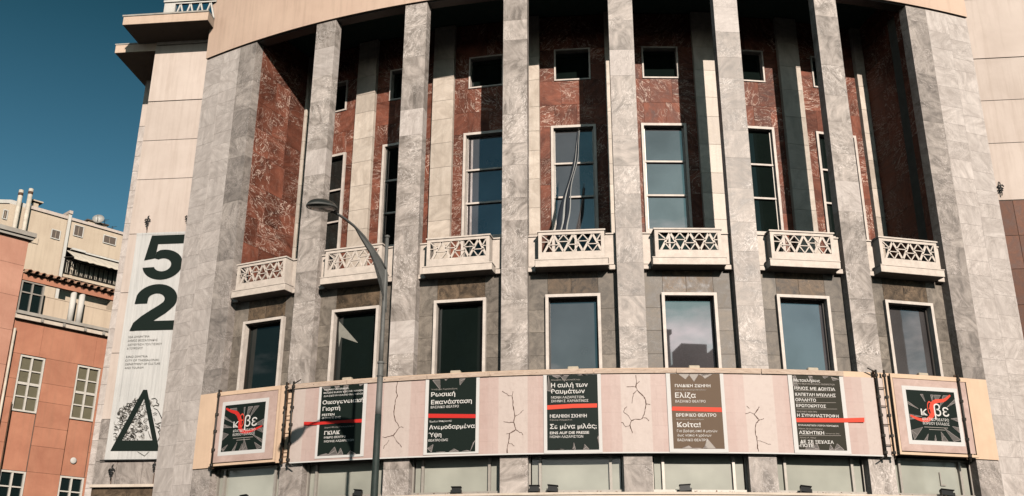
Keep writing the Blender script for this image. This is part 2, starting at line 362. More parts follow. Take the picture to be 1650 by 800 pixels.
# wide pale piers at either end
TE = .4675
for s in (-1, 1):
    a0 = s*(3.5*D) + s*WP/R; a1 = s*TE
    lo, hi = min(a0, a1), max(a0, a1)
    pc = core('end_pier', arc(R-1.6, R-.03, lo, hi, .14, ZT, 4), m_core); pc['label'] = 'broad pale marble end pier'
    ncol = 2; w = (hi-lo)*R/ncol
    for c_ in range(ncol):
        tm = lo+(hi-lo)*(c_+.5)/ncol; fr = M(tm)
        for z0, z1 in [(.14, 2.4), (2.4, ZB)] + courses(ZB, ZT, [.46, .62, .7]):
            slab('marble_slab', m_white, pc, fr, 0, (z0+z1)/2, w, z1-z0, -R+rnd.uniform(0, .003), .05, .0015, .0015)
    # return face of the pier towards the wing
    fr = M(a1)
    for z0, z1 in courses(.14, ZT, [1.4]):
        h = z1-z0
        obj('marble_slab', box(-.03, 0, -R+.06, -R+1.6, -h/2+.003, h/2-.003, .003, 'ret') if s > 0 else box(0, .03, -R+.06, -R+1.6, -h/2+.003, h/2-.003, .003, 'ret'), m_white, pc, fr @ Matrix.Translation((s*.032, 0, (z0+z1)/2)))
# fascia, beam, roof block, ceiling
core('fascia', arc(R-.42, R+.06, -TE, TE, ZT+.035, 23.4, 80), m_fascia)
core('shadow_gap_strip', arc(R-.40, R-.02, -TE+.002, TE-.002, ZT, ZT+.035, 80), m_black)
core('ceiling', arc(R-3.6, R-.42, -.46, .46, 21.2, 21.5, 60), m_ceiling)
core('roof_block', arc(R-3.6, R-.422, -TE+.003, TE-.003, 21.5, 23.35, 60), m_fascia)
# loggia back wall with slabs, pilasters, windows
RW, RPI = R-2.9, R-2.72
ZF = 11.12
lw = core('loggia_wall', arc(RW-.6, RW-.24, -.41, .41, 10.9, 21.2, 40), m_core); lw['label'] = 'red marble back wall of the loggia'
core('loggia_floor', arc(RW-.1, R-.36, -.41, .41, 10.8, ZF, 60), m_cream_r)
for i in range(8):
    fr = M(th(i)); hw = WP
    x0, x1 = (-hw, hw) if 0 < i < 7 else ((-hw, hw+.08) if i == 0 else (-hw-.08, hw))
    pc = core('back_pilaster', box(x0+.02, x1-.02, -RPI+.03, -RW+.3, ZF, 21.15), m_core, fr); pc['label'] = 'cream marble pilaster on the back wall'
    for z0, z1 in courses(ZF, 21.15, [.72, .9, 1.02]):
        h = z1-z0
        obj('marble_block', box(x0, x1, 0, .25, -h/2+.003, h/2-.003, .004, 'bp'), m_cream, pc, fr @ Matrix.Translation((0, -RPI, (z0+z1)/2)))
WW, ZWT = .745, 16.9
WQ, ZQT, ZQB = .612, 19.83, 18.61
HB = RW*math.tan(D/2)-WP*.98                                         # half of the red wall between two pilasters
for k in range(7):
    fr = M(th(k+.5)); yf = -RW
    def red(x0, x1, z0, z1): slab('red_marble_slab', m_red, lw, fr, (x0+x1)/2, (z0+z1)/2, x1-x0, z1-z0, yf+rnd.uniform(-.003, .003), .26, .002, .003)
    for z0, z1 in courses(ZF, ZWT, [.82, .95]): red(-HB, -WW, z0, z1); red(WW, HB, z0, z1)
    cs = courses(ZWT, ZQB, [.86, .8])
    for q, (z0, z1) in enumerate(cs):
        xs = [-HB, -.38, .36, HB] if q % 2 else [-HB, -.62, .12, .7, HB]
        for a, b in zip(xs, xs[1:]): red(a, b, z0, z1)
    for z0, z1 in ((ZQB, 19.2), (19.2, ZQT)): red(-HB, -WQ, z0, z1); red(WQ, HB, z0, z1)
    red(-HB, 0, ZQT, 21.15); red(0, HB, ZQT, 21.15)
    # tall loggia window: stone frame, three panes, two transoms
    f_ = .085; zb = ZF+.02; yfr = -RW-.07
    wf = core('tall_window', boxes([(-WW, -WW+f_, yfr, -RW+.25, zb, ZWT), (WW-f_, WW, yfr, -RW+.25, zb, ZWT), (-WW+f_, WW-f_, yfr, -RW+.25, ZWT-f_, ZWT),
        (-WW+f_, WW-f_, yfr+.05, -RW+.25, 13.05, 13.17), (-.03, .03, yfr+.1, -RW+.129, zb, 13.05)]), m_frame, fr)
    wf['label'] = 'tall three-pane balcony door in a cream stone frame'
    obj('lower_pane', box(-WW+f_, WW-f_, -RW+.13, -RW+.15, zb, 13.048, 0, 'low'), m_glass, wf, fr)
    zp = [13.17, 14.36, 15.56, ZWT-f_]
    gm = [m_glass, m_glass, m_semi, m_semi, m_mirror, m_glass, m_glass][k]
    for a, b in zip(zp, zp[1:]):
        obj('pane', box(-WW+f_, WW-f_, -RW+.13, -RW+.15, a+.002, b-.002, 0, gm.name), gm, wf, fr)
    for z_ in zp[1:-1]: obj('transom', box(-WW+f_, WW-f_, -RW+.05, -RW+.128, z_-.03, z_+.03), m_frame, wf, fr)
    obj('sash', boxes([(-WW+f_, -WW+f_+.045, -RW+.08, -RW+.127, 13.17, ZWT-f_), (WW-f_-.045, WW-f_, -RW+.08, -RW+.127, 13.17, ZWT-f_)]), m_alu, wf, fr)
    q_ = .05; qf = -RW-.04
    sf = core('square_window', boxes([(-WQ, -WQ+q_, qf, -RW+.3, ZQB, ZQT), (WQ-q_, WQ, qf, -RW+.3, ZQB, ZQT), (-WQ+q_, WQ-q_, qf, -RW+.3, ZQT-q_, ZQT), (-WQ+q_, WQ-q_, qf, -RW+.3, ZQB, ZQB+q_)]), m_frame, fr)
    sf['label'] = 'small square window in a thin stone frame'
    obj('pane', box(-WQ+q_, WQ-q_, -RW+.2, -RW+.22, ZQB+q_, ZQT-q_), m_glass, sf, fr)
# side walls of the loggia
for i, s in ((0, 1), (7, -1)):
    x = s*WP; fr = M(th(i))
    if i == 7: fr = fr @ Matrix.Translation((x, -R+.344, 0)) @ Matrix.Rotation(RD(-6), 4, 'Z') @ Matrix.Translation((-x, R-.344, 0))
    pc = core('loggia_end_wall', box(min(x-s*.03, x-s*.2), max(x-s*.03, x-s*.2), -R+.36, -RPI, 10.9, 21.2), m_core, fr); pc['label'] = 'red marble end wall of the loggia'
    yy = [-R+.35, -R+.35+.72, -R+.35+1.5, -RPI-.02]
    for z0, z1 in courses(10.9, 21.15, [.95, 1.15]):
        o_ = rnd.uniform(-.2, .2)
        ys = [yy[0], yy[1]+o_, yy[2]+o_*.5, yy[3]]
        for a, b in zip(ys, ys[1:]):
            h = z1-z0; w = b-a
            me = box(-.02, .02, -w/2+.003, w/2-.003, -h/2+.003, h/2-.003, .003, 'red')
            obj('red_marble_slab', me, m_red, pc, fr @ Matrix.Translation((x-s*.02, (a+b)/2, (z0+z1)/2)))
# lower storey: wall slabs, windows, strip glazing
RL = R-.34; HL = RL*math.tan(D/2)-WP+.012; WL = .779; ZLT = 10.2
lower = core('lower_wall', arc(R-1.4, R-.66, -.40, .40, .14, 10.95, 40), m_core); lower['label'] = 'brown and grey marble wall between the pillars'
for k in range(7):
    fr = M(th(k+.5)); t_ = .3
    def sb(m, x0, x1, z0, z1): slab('brown_marble_slab' if m is m_brown else 'grey_marble_slab', m, lower, fr, (x0+x1)/2, (z0+z1)/2, x1-x0, z1-z0, -RL+rnd.uniform(-.002, .002), t_, .0025, .003)
    for z0, z1 in ((7.1, 7.75), (7.75, 8.45), (8.45, 9.12), (9.12, 9.78)): sb(m_jamb, -HL, -WL+.06, z0, z1); sb(m_jamb, WL-.06, HL, z0, z1)
    sb(m_jamb, -HL, -WL+.06, 9.78, 10.92); sb(m_jamb, WL-.06, HL, 9.78, 10.92)
    sb(m_brown, -WL+.06, -.05, ZLT-.02, 10.92); sb(m_brown, -.05, WL-.06, ZLT-.02, 10.92)
    obj('backing_panel', box(-HL, HL, -RL, -RL+.3, 5.82, 7.1), m_core, lower, fr)
    obj('sill_course', box(-WL+.06, WL-.06, -RL, -RL+.3, 7.1, 7.9), m_jamb, lower, fr)
    f_ = .085; y0 = -R+.207
    wf = core('street_window', boxes([(-WL, -WL+f_, y0, -R+.62, 7.9, ZLT), (WL-f_, WL, y0, -R+.62, 7.9, ZLT), (-WL+f_, WL-f_, y0, -R+.62, ZLT-f_, ZLT), (-WL+f_, WL-f_, y0, -R+.62, 7.9, 7.99)]), m_frame, fr)
    wf['label'] = 'single-pane window in a cream stone frame'
    gm = [m_glass, m_glass, m_glass, m_semi, m_mirror, m_mirror, m_semi][k]
    obj('pane', box(-WL+f_+.03, WL-f_-.05, -R+.50, -R+.52, 8.02, ZLT-f_-.03, 0, gm.name), gm, wf, fr)
    obj('sash', boxes([(-WL+f_, -WL+f_+.03, -R+.42, -R+.53, 7.99, ZLT-f_), (WL-f_-.05, WL-f_, -R+.42, -R+.53, 7.99, ZLT-f_), (-WL+f_+.03, WL-f_-.05, -R+.42, -R+.53, ZLT-f_-.03, ZLT-f_)]), m_steel, wf, fr)
    if k == 1:  # sunlight on the curtain inside, put in as a pale flat piece
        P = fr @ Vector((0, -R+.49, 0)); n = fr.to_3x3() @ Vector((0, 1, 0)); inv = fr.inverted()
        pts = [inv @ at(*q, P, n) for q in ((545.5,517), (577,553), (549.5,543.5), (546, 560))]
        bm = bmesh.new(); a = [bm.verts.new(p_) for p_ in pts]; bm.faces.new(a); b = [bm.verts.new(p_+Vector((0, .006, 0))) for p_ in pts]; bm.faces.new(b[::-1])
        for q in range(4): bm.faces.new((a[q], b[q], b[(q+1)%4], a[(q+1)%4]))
        obj('sunlit_curtain_patch', mk(bm), flat('painted_curtain_sunlight', (.27,.26,.22,1), .8), wf, fr)['label'] = 'pale sunlit patch of the curtain, painted just in front of the pane'
    # strip of frosted panes below the banner
    sg = core('strip_window', boxes([(-HL+.01, -HL+.05, -R+.30, -R+.42, ZB+.10, 5.70), (HL-.05, HL-.01, -R+.30, -R+.42, ZB+.10, 5.70), (-HL+.05, HL-.05, -R+.30, -R+.42, 5.66, 5.70), (-HL+.01, HL-.01, -R+.26, -R+.42, ZB+.02, ZB+.10)]), m_alu, fr)
    sg['label'] = 'low strip window of three frosted panes'
    xs = [-HL+.05, -.96, .92, HL-.05]
    for a, b in zip(xs, xs[1:]): obj('pane', box(a+.03, b-.03, -R+.37, -R+.39, ZB+.10, 5.66), m_shop, sg, fr)
    for a in xs[1:3]: obj('mullion', box(a-.035, a+.035, -R+.28, -R+.40, ZB+.10, 5.66), m_alu, sg, fr)
    obj('lintel', box(-HL, HL, -RL-.0, -RL+.3, 5.70, 5.82), m_core, lower, fr)
    if k == 6: 
        obj('door_handle', boxes([(.28, .31, -R+.33, -R+.372, 5.0, 5.36), (.31, .44, -R+.33, -R+.372, 5.0, 5.04)]), m_alu, sg, fr)
core('ledge', arc(R-1.0, R+.13, -.40, .40, 4.60, ZB, 60), m_cream_r)
core('cornice_band', arc(R-1.0, R+.09, -.40, .40, 4.18, 4.595, 60), m_cream_r)
core('ground_storey_wall', arc(R-1.6, R-.15, -.405, .405, .14, 4.175, 60), m_groundwall)
# balconies
def bar(bm, x0, z0, x1, z1, w, y0, y1):
    d = Vector((x1-x0, z1-z0)).normalized(); q = Vector((-d.y, d.x))*w/2
    P = [(x0+q.x, z0+q.y), (x1+q.x, z1+q.y), (x1-q.x, z1-q.y), (x0-q.x, z0-q.y)]
    a = [bm.verts.new((x, y0, z)) for x, z in P]; b = [bm.verts.new((x, y1, z)) for x, z in P]
    bm.faces.new(a[::-1]); bm.faces.new(b)
    for i in range(4): bm.faces.new((a[i], a[(i+1)%4], b[(i+1)%4], b[i]))
YP = -R-.11; HP = .945; LZ0, LZ1, LX = 11.36, 11.885, .845
lat = []                                                            # lattice bars: (x0, z0, x1, z1, width)
per = 2*LX/3.05; hh = LZ1-LZ0
xa = -LX+.12*per
for j in range(3):
    b0 = xa+j*per; ap = b0+per/2; b1 = b0+per
    lat += [(b0, LZ0, ap, LZ1, .062), (ap, LZ1, min(b1, LX), LZ0 if b1 < LX else LZ0+.03, .062)]
    zb_ = LZ0+hh*.42; xl = b0+(zb_-LZ0)/hh*per/2; xr = b1-(zb_-LZ0)/hh*per/2
    lat += [(xl, zb_, xr, zb_, .026), (xl, zb_, ap, LZ0, .03), (xr, zb_, ap, LZ0, .03)]
    zt_ = LZ0+hh*.6; v = b1
    if j < 2:
        l2 = v-(zt_-LZ0)/hh*per/2; r2 = v+(zt_-LZ0)/hh*per/2
        lat += [(l2, zt_, r2, zt_, .026), (l2, zt_, v, LZ1, .03), (r2, zt_, v, LZ1, .03)]
zt_ = LZ0+hh*.6
lat += [(-LX, zt_, xa+.6*per/2, zt_, .026), (-LX, LZ1, xa+.6*per/2, zt_, .03), (LX, zt_, xa+3*per-.6*per/2, zt_, .026), (LX, LZ1, xa+3*per-.6*per/2, zt_, .03)]
lmesh = []
for L in lat:
    bm = bmesh.new(); bar(bm, *L, YP+.012, YP+.05); me = mk(bm); me.materials.append(m_bal); lmesh.append(me)
for k in range(7):
    fr = M(th(k+.5))
    b = core('balcony', boxes([(-HP, -LX, YP, YP+.06, 11.13, 11.97), (LX, HP, YP, YP+.06, 11.13, 11.97), (-LX, LX, YP, YP+.06, 11.13, LZ0), (-LX, LX, YP, YP+.06, LZ1, 11.97),
        (-HP, -HP+.06, YP+.06, -R+.36, 11.13, 11.97), (HP-.06, HP, YP+.06, -R+.36, 11.13, 11.97)]), m_bal, fr)
    b['label'] = 'white box balcony with a triangular lattice front'
    for me in lmesh: obj('lattice_bar', me, None, b, fr)
    obj('top_rail', boxes([(-HP-.03, HP+.03, YP-.03, YP+.08, 11.97, 12.015), (-HP-.03, -HP+.08, YP+.08, -R+.36, 11.97, 12.015), (HP-.08, HP+.03, YP+.08, -R+.36, 11.97, 12.015)]), m_bal, b, fr)
    obj('slab', box(-1.035, 1.035, -R-.17, -R+.5, 10.905, 11.105, .006), m_bal, b, fr)
    obj('slab_moulding', box(-1.05, 1.05, -R-.185, -R+.36, 11.105, 11.13), m_bal, b, fr)
    for s in (-1, 1):
        x0, x1 = (HP+.001, HL+.01) if s > 0 else (-HL-.01, -HP-.001)
        pr = core('parapet', box(x0, x1, -R+.25, -R+.36, 11.06, 11.97), m_bal, fr)
        obj('cap', box(x0, x1, -R+.21, -R+.38, 11.97, 12.01), m_bal, pr, fr)
        xx0, xx1 = (1.053, HL+.01) if s > 0 else (-HL-.01, -1.053)
        obj('moulding', box(xx0, xx1, -R+.17, -R+.36, 10.88, 11.02, .01), m_bal, pr, fr)
# ------------------------------------------------------------------ side wings
YWv = Vector((0, YW, 0)); NY = Vector((0, 1, 0)); YB = -23.3
XL = -15.42
wl_ = core('wing_wall', boxes([(XL+.02, -12.2, YW+.04, YW+6, .14, 21.5)]), m_core); wl_['label'] = 'peach rendered wing wall left of the front'
ID = Matrix.Identity(4)
def panel(name, m, x0, x1, z0, z1, y, par, t=.06, g=.008): slab(name, m, par, ID, (x0+x1)/2, (z0+z1)/2, x1-x0, z1-z0, y, t, g, .006)
for z0, z1 in ((7.52, 9.71), (9.71, 11.8), (11.8, 13.92), (13.92, 15.97), (15.97, 17.49), (17.49, 19.06), (19.06, 21.40)):
    panel('render_panel', m_peach, XL, -12.3, z0, z1, YW+.01 if z0 < 19 else YW-.015, wl_)
obj('top_moulding', box(XL+.03, -12.3, YW-.05, YW+.05, 21.40, 21.53, .01), m_peach, wl_)
zz = courses(5.45, 7.52, [.66, .72])
for z0, z1 in zz:
    xs = [XL, XL+.75, XL+1.6, -12.3]
    for a, b in zip(xs, xs[1:]): panel('grey_marble_slab', m_greyd, a, b, z0, z1, YW+rnd.uniform(0, .004), wl_, .06, .004)
obj('ledge', box(XL-.02, -13.0, YW-.10, YW+.05, 5.36, 5.45, .006), m_cream_r, wl_)
for z0, z1 in courses(.14, 5.36, [.8, .9]): panel('brown_marble_slab', m_brown, XL, -12.3, z0, z1, YW+.03, wl_, .06, .004)
# deeper left block behind the wing: peach above, pale marble strip below
wb = core('rear_block', boxes([(-16.42, XL, YB+.04, YB+8, .14, 21.6)]), m_core); wb['label'] = 'narrow strip of the rear block, peach above and pale marble below'
p1 = at(236, 135, Vector((0, YB, 0)), NY); p2 = at(151, 680, Vector((0, YB, 0)), NY); XB = (p1.x+p2.x)/2
wb.data = boxes([(XB+.02, XL, YB+.04, YB+8, .14, 21.6)]); wb.data.materials.append(m_core)
zj = at(230, 204, Vector((0, YB, 0)), NY).z
panel('render_panel', m_peach, XB, XL+.3, zj, p1.z+.4, YB, wb)
for z0, z1 in courses(.14, zj, [.62, .7, .8]): panel('marble_slab', m_white, XB, XL+.3, z0, z1, YB+rnd.uniform(0, .004), wb, .06, .003)
# eaves
ze = 21.55
obj('upper_eave', boxes([(-16.14, -12.95, YW-1.25, YW+1.2, ze, ze+.34)], .008), m_eave, T)['label'] = 'flat upper eave of the left wing'
obj('upper_eave_cap', box(-16.17, -12.95, YW-1.28, YW+1.2, ze+.34, ze+.40), m_groundwall, T)
q1 = at(184, 85, Vector((0, YW-.0, 0)), NY)
obj('lower_eave', boxes([(q1.x, XL-.004, YW+.03, YB+3, q1.z, q1.z+.33)], .008), m_eave, T)['label'] = 'flat lower eave of the rear block'
obj('lower_eave_cap', box(q1.x-.02, XL-.004, YW+.01, YB+3, q1.z+.33, q1.z+.38), m_groundwall, T)
# rooftop parapet with triangle lattice
yp = YW-.75
pa = at(263, 23, Vector((0, yp, 0)), NY); pb = at(265, 6, Vector((0, yp, 0)), NY)
xz0 = pa.x; ztp = pb.z+.02; zb0 = ze+.41
pp = core('roof_parapet', boxes([(xz0, xz0+.42, yp, yp+.1, zb0, ztp), (xz0+.42, -12.95, yp, yp+.1, zb0, zb0+.06), (xz0+.42, -12.95, yp, yp+.1, ztp-.07, ztp)]), m_stucco_w); pp['label'] = 'white lattice parapet on the left wing roof'
obj('cap', box(xz0-.02, -12.95, yp-.05, yp+.14, ztp, ztp+.08), m_stucco_w, pp)
x = xz0+.42; n_ = 0
while x < -13.1:
    for (a, b) in (((x, zb0+.03), (x+.19, ztp-.05)), ((x+.19, ztp-.05), (x+.38, zb0+.03))):
        bm = bmesh.new(); bar(bm, a[0], a[1], b[0], b[1], .05, yp+.02, yp+.08); obj('lattice_bar', mk(bm), m_stucco_w, pp)
    x += .38
# right wing
XR = 16.5
wr = core('wing_wall', boxes([(12.2, XR, YW+.04, YW+6, .14, 23.4)]), m_core); wr['label'] = 'peach rendered wing wall right of the front'
for z0, z1 in ((13.99, 15.98), (15.98, 17.53), (17.53, 19.1), (19.1, 21.4), (21.4, 23.4)): panel('render_panel', m_peach, 12.3, XR, z0, z1, YW+(.01 if z0 < 19 else -.01), wr)
for z0, z1 in courses(.14, 8.0, [.9, 1.1]):
    for a, b in ((12.3, 13.6), (13.6, 14.9), (14.9, XR)): panel('brown_marble_slab', m_brown, a, b, z0, z1, YW+.028, wr, .06, .004)
m_redbrown = marble('red_brown_marble', (.10,.045,.03,1), (.20,.095,.062,1), (.33,.2,.14,1), 1.8, .5, thick=.015, veinamt=.3)
for z0, z1 in ((8.0, 9.3), (9.3, 10.55), (10.55, 11.7), (11.7, 12.8), (12.8, 13.98)):
    for a, b in ((12.3, 13.75), (13.75, 15.1), (15.1, XR)): panel('brown_marble_slab', m_redbrown, a, b, z0, z1, YW+.025, wr, .06, .004)
# ------------------------------------------------------------------ printing on panels
def text(body, size_w, cap_h, bold=.0, mat=m_text, parent=None, mw=ID, name='lettering', sx=None):
    """lettering whose width is size_w and whose capital height is cap_h, lower left corner at the origin of mw (x right, z up)"""
    c = bpy.data.curves.new('t', 'FONT'); c.body = body; c.size = 1; c.offset = min(bold, .035)*.5; c.resolution_u = 3
    o = bpy.data.objects.new('t', c); C.objects.link(o); dg = bpy.context.evaluated_depsgraph_get()
    me = bpy.data.meshes.new_from_object(o.evaluated_get(dg)); bpy.data.objects.remove(o)
    xs = [v.co.x for v in me.vertices]
    x0, x1 = min(xs), max(xs); kx = size_w/(x1-x0); kz = cap_h/.73
    for v in me.vertices: v.co = Vector(((v.co.x-x0)*kx, 0, v.co.y*kz))
    me.materials.clear(); me.materials.append(mat)
    return obj(name, me, mat, parent, mw)
class Sheet:
    """a flat printed sheet: frame fr, plane at local y = y"""
    def __init__(s, fr, y, par): s.fr, s.y, s.par = fr, y, par; s.P = fr @ Vector((0, y, 0)); s.n = fr.to_3x3() @ Vector((0, 1, 0)); s.inv = fr.inverted(); s.lv = 0
    def at(s, px, py): q = s.inv @ at(px, py, s.P, s.n); return Vector((q.x, q.z))
    def text(s, body, px0, px1, base, cap, bold=.02, mat=m_text, lift=.006, yr=None):
        a = s.at(px0, base); b = s.at(px1, yr if yr else base); c = s.at(px0, base-cap)
        ang = 0
        return text(body, abs(b.x-a.x), abs(c.y-a.y), bold, mat, s.par, s.fr @ Matrix.Translation((a.x, s.y-lift, a.y)))
    def poly(s, pts, mat, name, lift=.003, local=False):
        L = [Vector(p) if local else s.at(*p) for p in pts]
        bm = bmesh.new(); bm.faces.new([bm.verts.new((p.x, 0, p.y)) for p in L]); bmesh.ops.triangulate(bm, faces=bm.faces); 
        return obj(name, mk(bm), mat, s.par, s.fr @ Matrix.Translation((0, s.y-lift, 0)))
    def strokes(s, lines, w, mat, name, lift=.004, local=False, taper=True):
        L = [[(Vector(p) if local else s.at(*p)) for p in ln] for ln in lines]
        return obj(name, stroke_mesh(L, w, taper), mat, s.par, s.fr @ Matrix.Translation((0, s.y-lift, 0)))
def shard_set(cx, cz, hw, hh, n, seed, r0=.35, only_edges=False):
    """thin pointed splinters aiming at the middle"""
    r = random.Random(seed); fills, edges = [], []
    for i in range(n):
        a = 2*math.pi*i/n + r.uniform(-3.2, 3.2)/n
        def rim(q):
            ca, sa = math.cos(q), math.sin(q); m = min(hw/abs(ca) if abs(ca) > 1e-6 else 9, hh/abs(sa) if abs(sa) > 1e-6 else 9)*.985
            return (cx+ca*m, cz+sa*m), m
        w = r.uniform(.04, .17); (p1, m1), (p2, m2) = rim(a-w), rim(a+w*r.uniform(.5, 1))
        ri = min(m1, m2)*r.uniform(r0, r0+.3); p0 = (cx+math.cos(a)*ri, cz+math.sin(a)*ri)
        f = r.uniform(.3, .7); p3 = (p0[0]+(p2[0]-p0[0])*f+(p1[0]-p0[0])*.12, p0[1]+(p2[1]-p0[1])*f+(p1[1]-p0[1])*.12)
        fills.append([p0, p1, p2]); edges += [[p0, p1], [p1, p2], [p0, p2], [p3, p1] if r.random() < .6 else [p0, p1], [p0, p1]]
    return fills, edges
# boarding behind the banners
HB_ = thing('hoarding', 'Peach plywood hoarding curving round the whole front behind the printed banners', 'hoarding', (0, -R-.05, 5.6))
obj('board', arc(R+.01, R+.045, -.409, .409, 5.71, 7.965, 60), m_ply, HB_)
a0, a1 = cyl(447, 640, R+.1)[0], cyl(1428, 640, R+.1)[0]
seg = [a0+.012]
while seg[-1] < a1-.05: seg.append(min(a1-.006, seg[-1]+rnd.uniform(.058, .098)))
for a, b in zip(seg, seg[1:]): obj('timber_batten', arc(R+.16, R+.20+rnd.uniform(-.006, .008), a, b-.0006, 7.79, 7.915+rnd.uniform(-.006, .008), 4), m_timber, HB_)
BN = thing('banner', 'Long curved pink stone print banner carrying five dark programme posters', 'banner', (0, -R-.15, 5.67))
RB = R+.15
ta, tb = cyl(470, 690, RB)[0], cyl(1432, 690, RB)[0]
bm = bmesh.new(); ul = bm.loops.layers.uv.new('UVMap'); N_ = 90; cols = []
for i in range(N_+1):
    t_ = ta+(tb-ta)*i/N_; cols.append([(bm.verts.new(((RB-dr)*math.sin(t_), -(RB-dr)*math.cos(t_), z)), (t_/D+3.5, (z-5.66)/2.15)) for z in (5.665, 7.79) for dr in (0, .03)])
for i in range(N_):
    a, b = cols[i], cols[i+1]
    for j, k2 in ((0, 2), (3, 1)):
        q = [a[j], b[j], b[k2], a[k2]]; f = bm.faces.new([v[0] for v in q])
        for lp, v in zip(f.loops, q): lp[ul].uv = v[1]
    q = [a[0], a[1], b[1], b[0]]; f = bm.faces.new([v[0] for v in q])
    for lp, v in zip(f.loops, q): lp[ul].uv = v[1]
bmesh.ops.recalc_face_normals(bm, faces=bm.faces)
obj('printed_sheet', mk(bm), m_print, BN)
obj('hem', arc(RB-.005, RB+.012, ta, tb, 5.65, 5.685, 60), m_paper, BN)
def Z5(ox, oy, s): return lambda x, y: (ox+x/s, oy+y/s)
posters = {
 1: (m_ink, m_redi, [(519,619),(587,616.5),(580,732),(511.5,735.5)], [(515,621),(592.6,617),(585,736.5),(507,739)], Z5(490,600,5.52), [
   ('THOMAS VINTERBERG,',175,400,166,14,.01),('MOGENS RUKOV & BO HR. HANSEN',175,525,194,15,.01),('ΔΙΑΣΚΕΥΗ DAVID ELDRIDGE',175,525,222,14,.005),('Οικογενειακή',165,528,288,34,.03),('Γιορτή',165,320,345,34,.03),('FESTEN',160,270,392,20,.03),('ΦΟΥΑΓΙΕ ΕΜΣ',160,325,420,17,.02),
   ('Δημοσθένης Παπαμάρκος',180,445,500,12,.0),('ΓΚΙΑΚ',180,318,558,32,.04),('ΜΙΚΡΟ ΘΕΑΤΡΟ',178,370,592,18,.02),('ΜΟΝΗΣ ΛΑΖΑΡΙΣΤΩΝ',178,442,627,18,.02)], [(0,442),(140,442),(515,416),(515,448),(330,452),(140,468),(0,474)]),
 2: (m_ink, m_redi, [(692.5,613),(768,609),(765.5,728),(687,730)], [(686.5,613.5),(773,609),(771,731.5),(681.5,733)], Z5(655,590,5.16), [
   ('Τσέζαρις Γκραουζίνις',207,424,203,11,.0),('Ρωσική',205,405,256,35,.03),('Επανάσταση',205,543,320,35,.03),('ΒΑΣΙΛΙΚΟ ΘΕΑΤΡΟ',203,435,354,20,.005),('Έμιλυ Μπροντέ',190,376,470,14,.0),('Ανεμοδαρμένα',188,568,528,34,.03),('Ύψη',185,290,591,34,.03),('ΘΕΑΤΡΟ ΕΜΣ',180,345,630,19,.01)], [(182,398),(575,402),(575,434),(182,432)]),
 3: (m_ink, m_redl, [(881.5,607),(963,605.5),(965,725),(881.5,726)], [(877,607),(969,605.5),(970,730),(875,731)], Z5(860,590,5.16), [
   ('Ιάκωβος Καμπανέλλης',145,386,123,11,.0),('Η αυλή των',145,450,179,36,.03),('θαυμάτων',145,426,231,36,.03),('ΜΟΝΗ ΛΑΖΑΡΙΣΤΩΝ-',145,426,273,20,.005),('ΣΚΗΝΗ Σ. ΚΑΡΑΝΤΙΝΟΣ',145,455,303,20,.005),('ΝΕΑΝΙΚΗ ΣΚΗΝΗ',135,441,432,27,.035),('Ράινερ Χάχφελντ',135,320,456,12,.0),('Σε μένα μιλάς;',135,523,523,38,.03),('EINS AUF DIE FRESSE',135,461,568,22,.03),('ΜΟΝΗ ΛΑΖΑΡΙΣΤΩΝ',135,411,600,20,.005)], [(112,328),(330,316),(527,312),(527,346),(330,350),(112,364)]),
 4: (m_inkb, m_redl, [(1079.5,603.5),(1159.5,603.5),(1168,723.5),(1085.5,723.5)], [(1073,603.5),(1165,603.5),(1174.5,729),(1079,729.5)], Z5(1055,590,5.16), [
   ('ΠΑΙΔΙΚΗ ΣΚΗΝΗ',168,463,176,24,.035),('Ξένια Καλογεροπούλου',168,426,203,12,.0),('Ελίζα',170,342,264,42,.03),('ΒΑΣΙΛΙΚΟ ΘΕΑΤΡΟ',172,423,304,21,.005),('ΒΡΕΦΙΚΟ ΘΕΑΤΡΟ',178,512,421,26,.035),('Κατερίνα Καραδήμα',180,406,448,11,.0),('Κοίτα!',187,382,508,40,.04),('Για βρέφη από 8 μηνών',185,521,550,21,.0),('έως νήπια 4 χρόνων',190,472,586,21,.0),('ΒΑΣΙΛΙΚΟ ΘΕΑΤΡΟ',190,442,626,21,.005)], [(146,338),(553,346),(560,384),(140,372)]),
 5: (m_inko, m_redl, [(1276.5,607),(1351,606),(1366,726),(1287,725.5)], [(1269,607),(1357.5,607),(1373,731.5),(1281,731)], Z5(1255,590,5.16), [
   ('Μετακλήσεις',122,341,129,24,.025),('ΜΙΚΡΟ ΘΕΑΤΡΟ ΜΟΝΗΣ ΛΑΖΑΡΙΣΤΩΝ',125,461,152,12,.01),('ΗΛΙΟΣ ΜΕ ΔΟΝΤΙΑ',130,466,196,24,.035),('ΚΑΠΕΤΑΝ ΜΙΧΑΛΗΣ',135,471,247,24,.035),('ΟΡΛΑΝΤΟ',138,308,293,24,.035),('ΕΡΩΤΟΚΡΙΤΟΣ',145,391,341,24,.035),('ΒΑΣΙΛΙΚΟ ΘΕΑΤΡΟ',150,316,384,11,.01),('Η ΣΥΝΑΝΑΣΤΡΟΦΗ',152,496,421,24,.035),
   ('ΕΝΑΛΛΑΚΤΙΚΟΙ ΧΩΡΟΙ-ΠΕΡΙΟΔΕΙΑ',162,496,498,13,.02),('Νίκος Καζαντζάκης',165,366,526,11,.0),('ΑΣΚΗΤΙΚΗ',168,376,566,27,.035),('Salvatores Dei',388,502,566,9,.0),('Λένα Α. Ναρ',172,308,600,11,.0),('ΔΕ ΣΕ ΞΕΧΑΣΑ',178,456,641,26,.035),('-ΠΟΤΕ',165,290,673,26,.035)], [(140,433),(545,435),(710,430),(710,468),(545,470),(148,468)])}
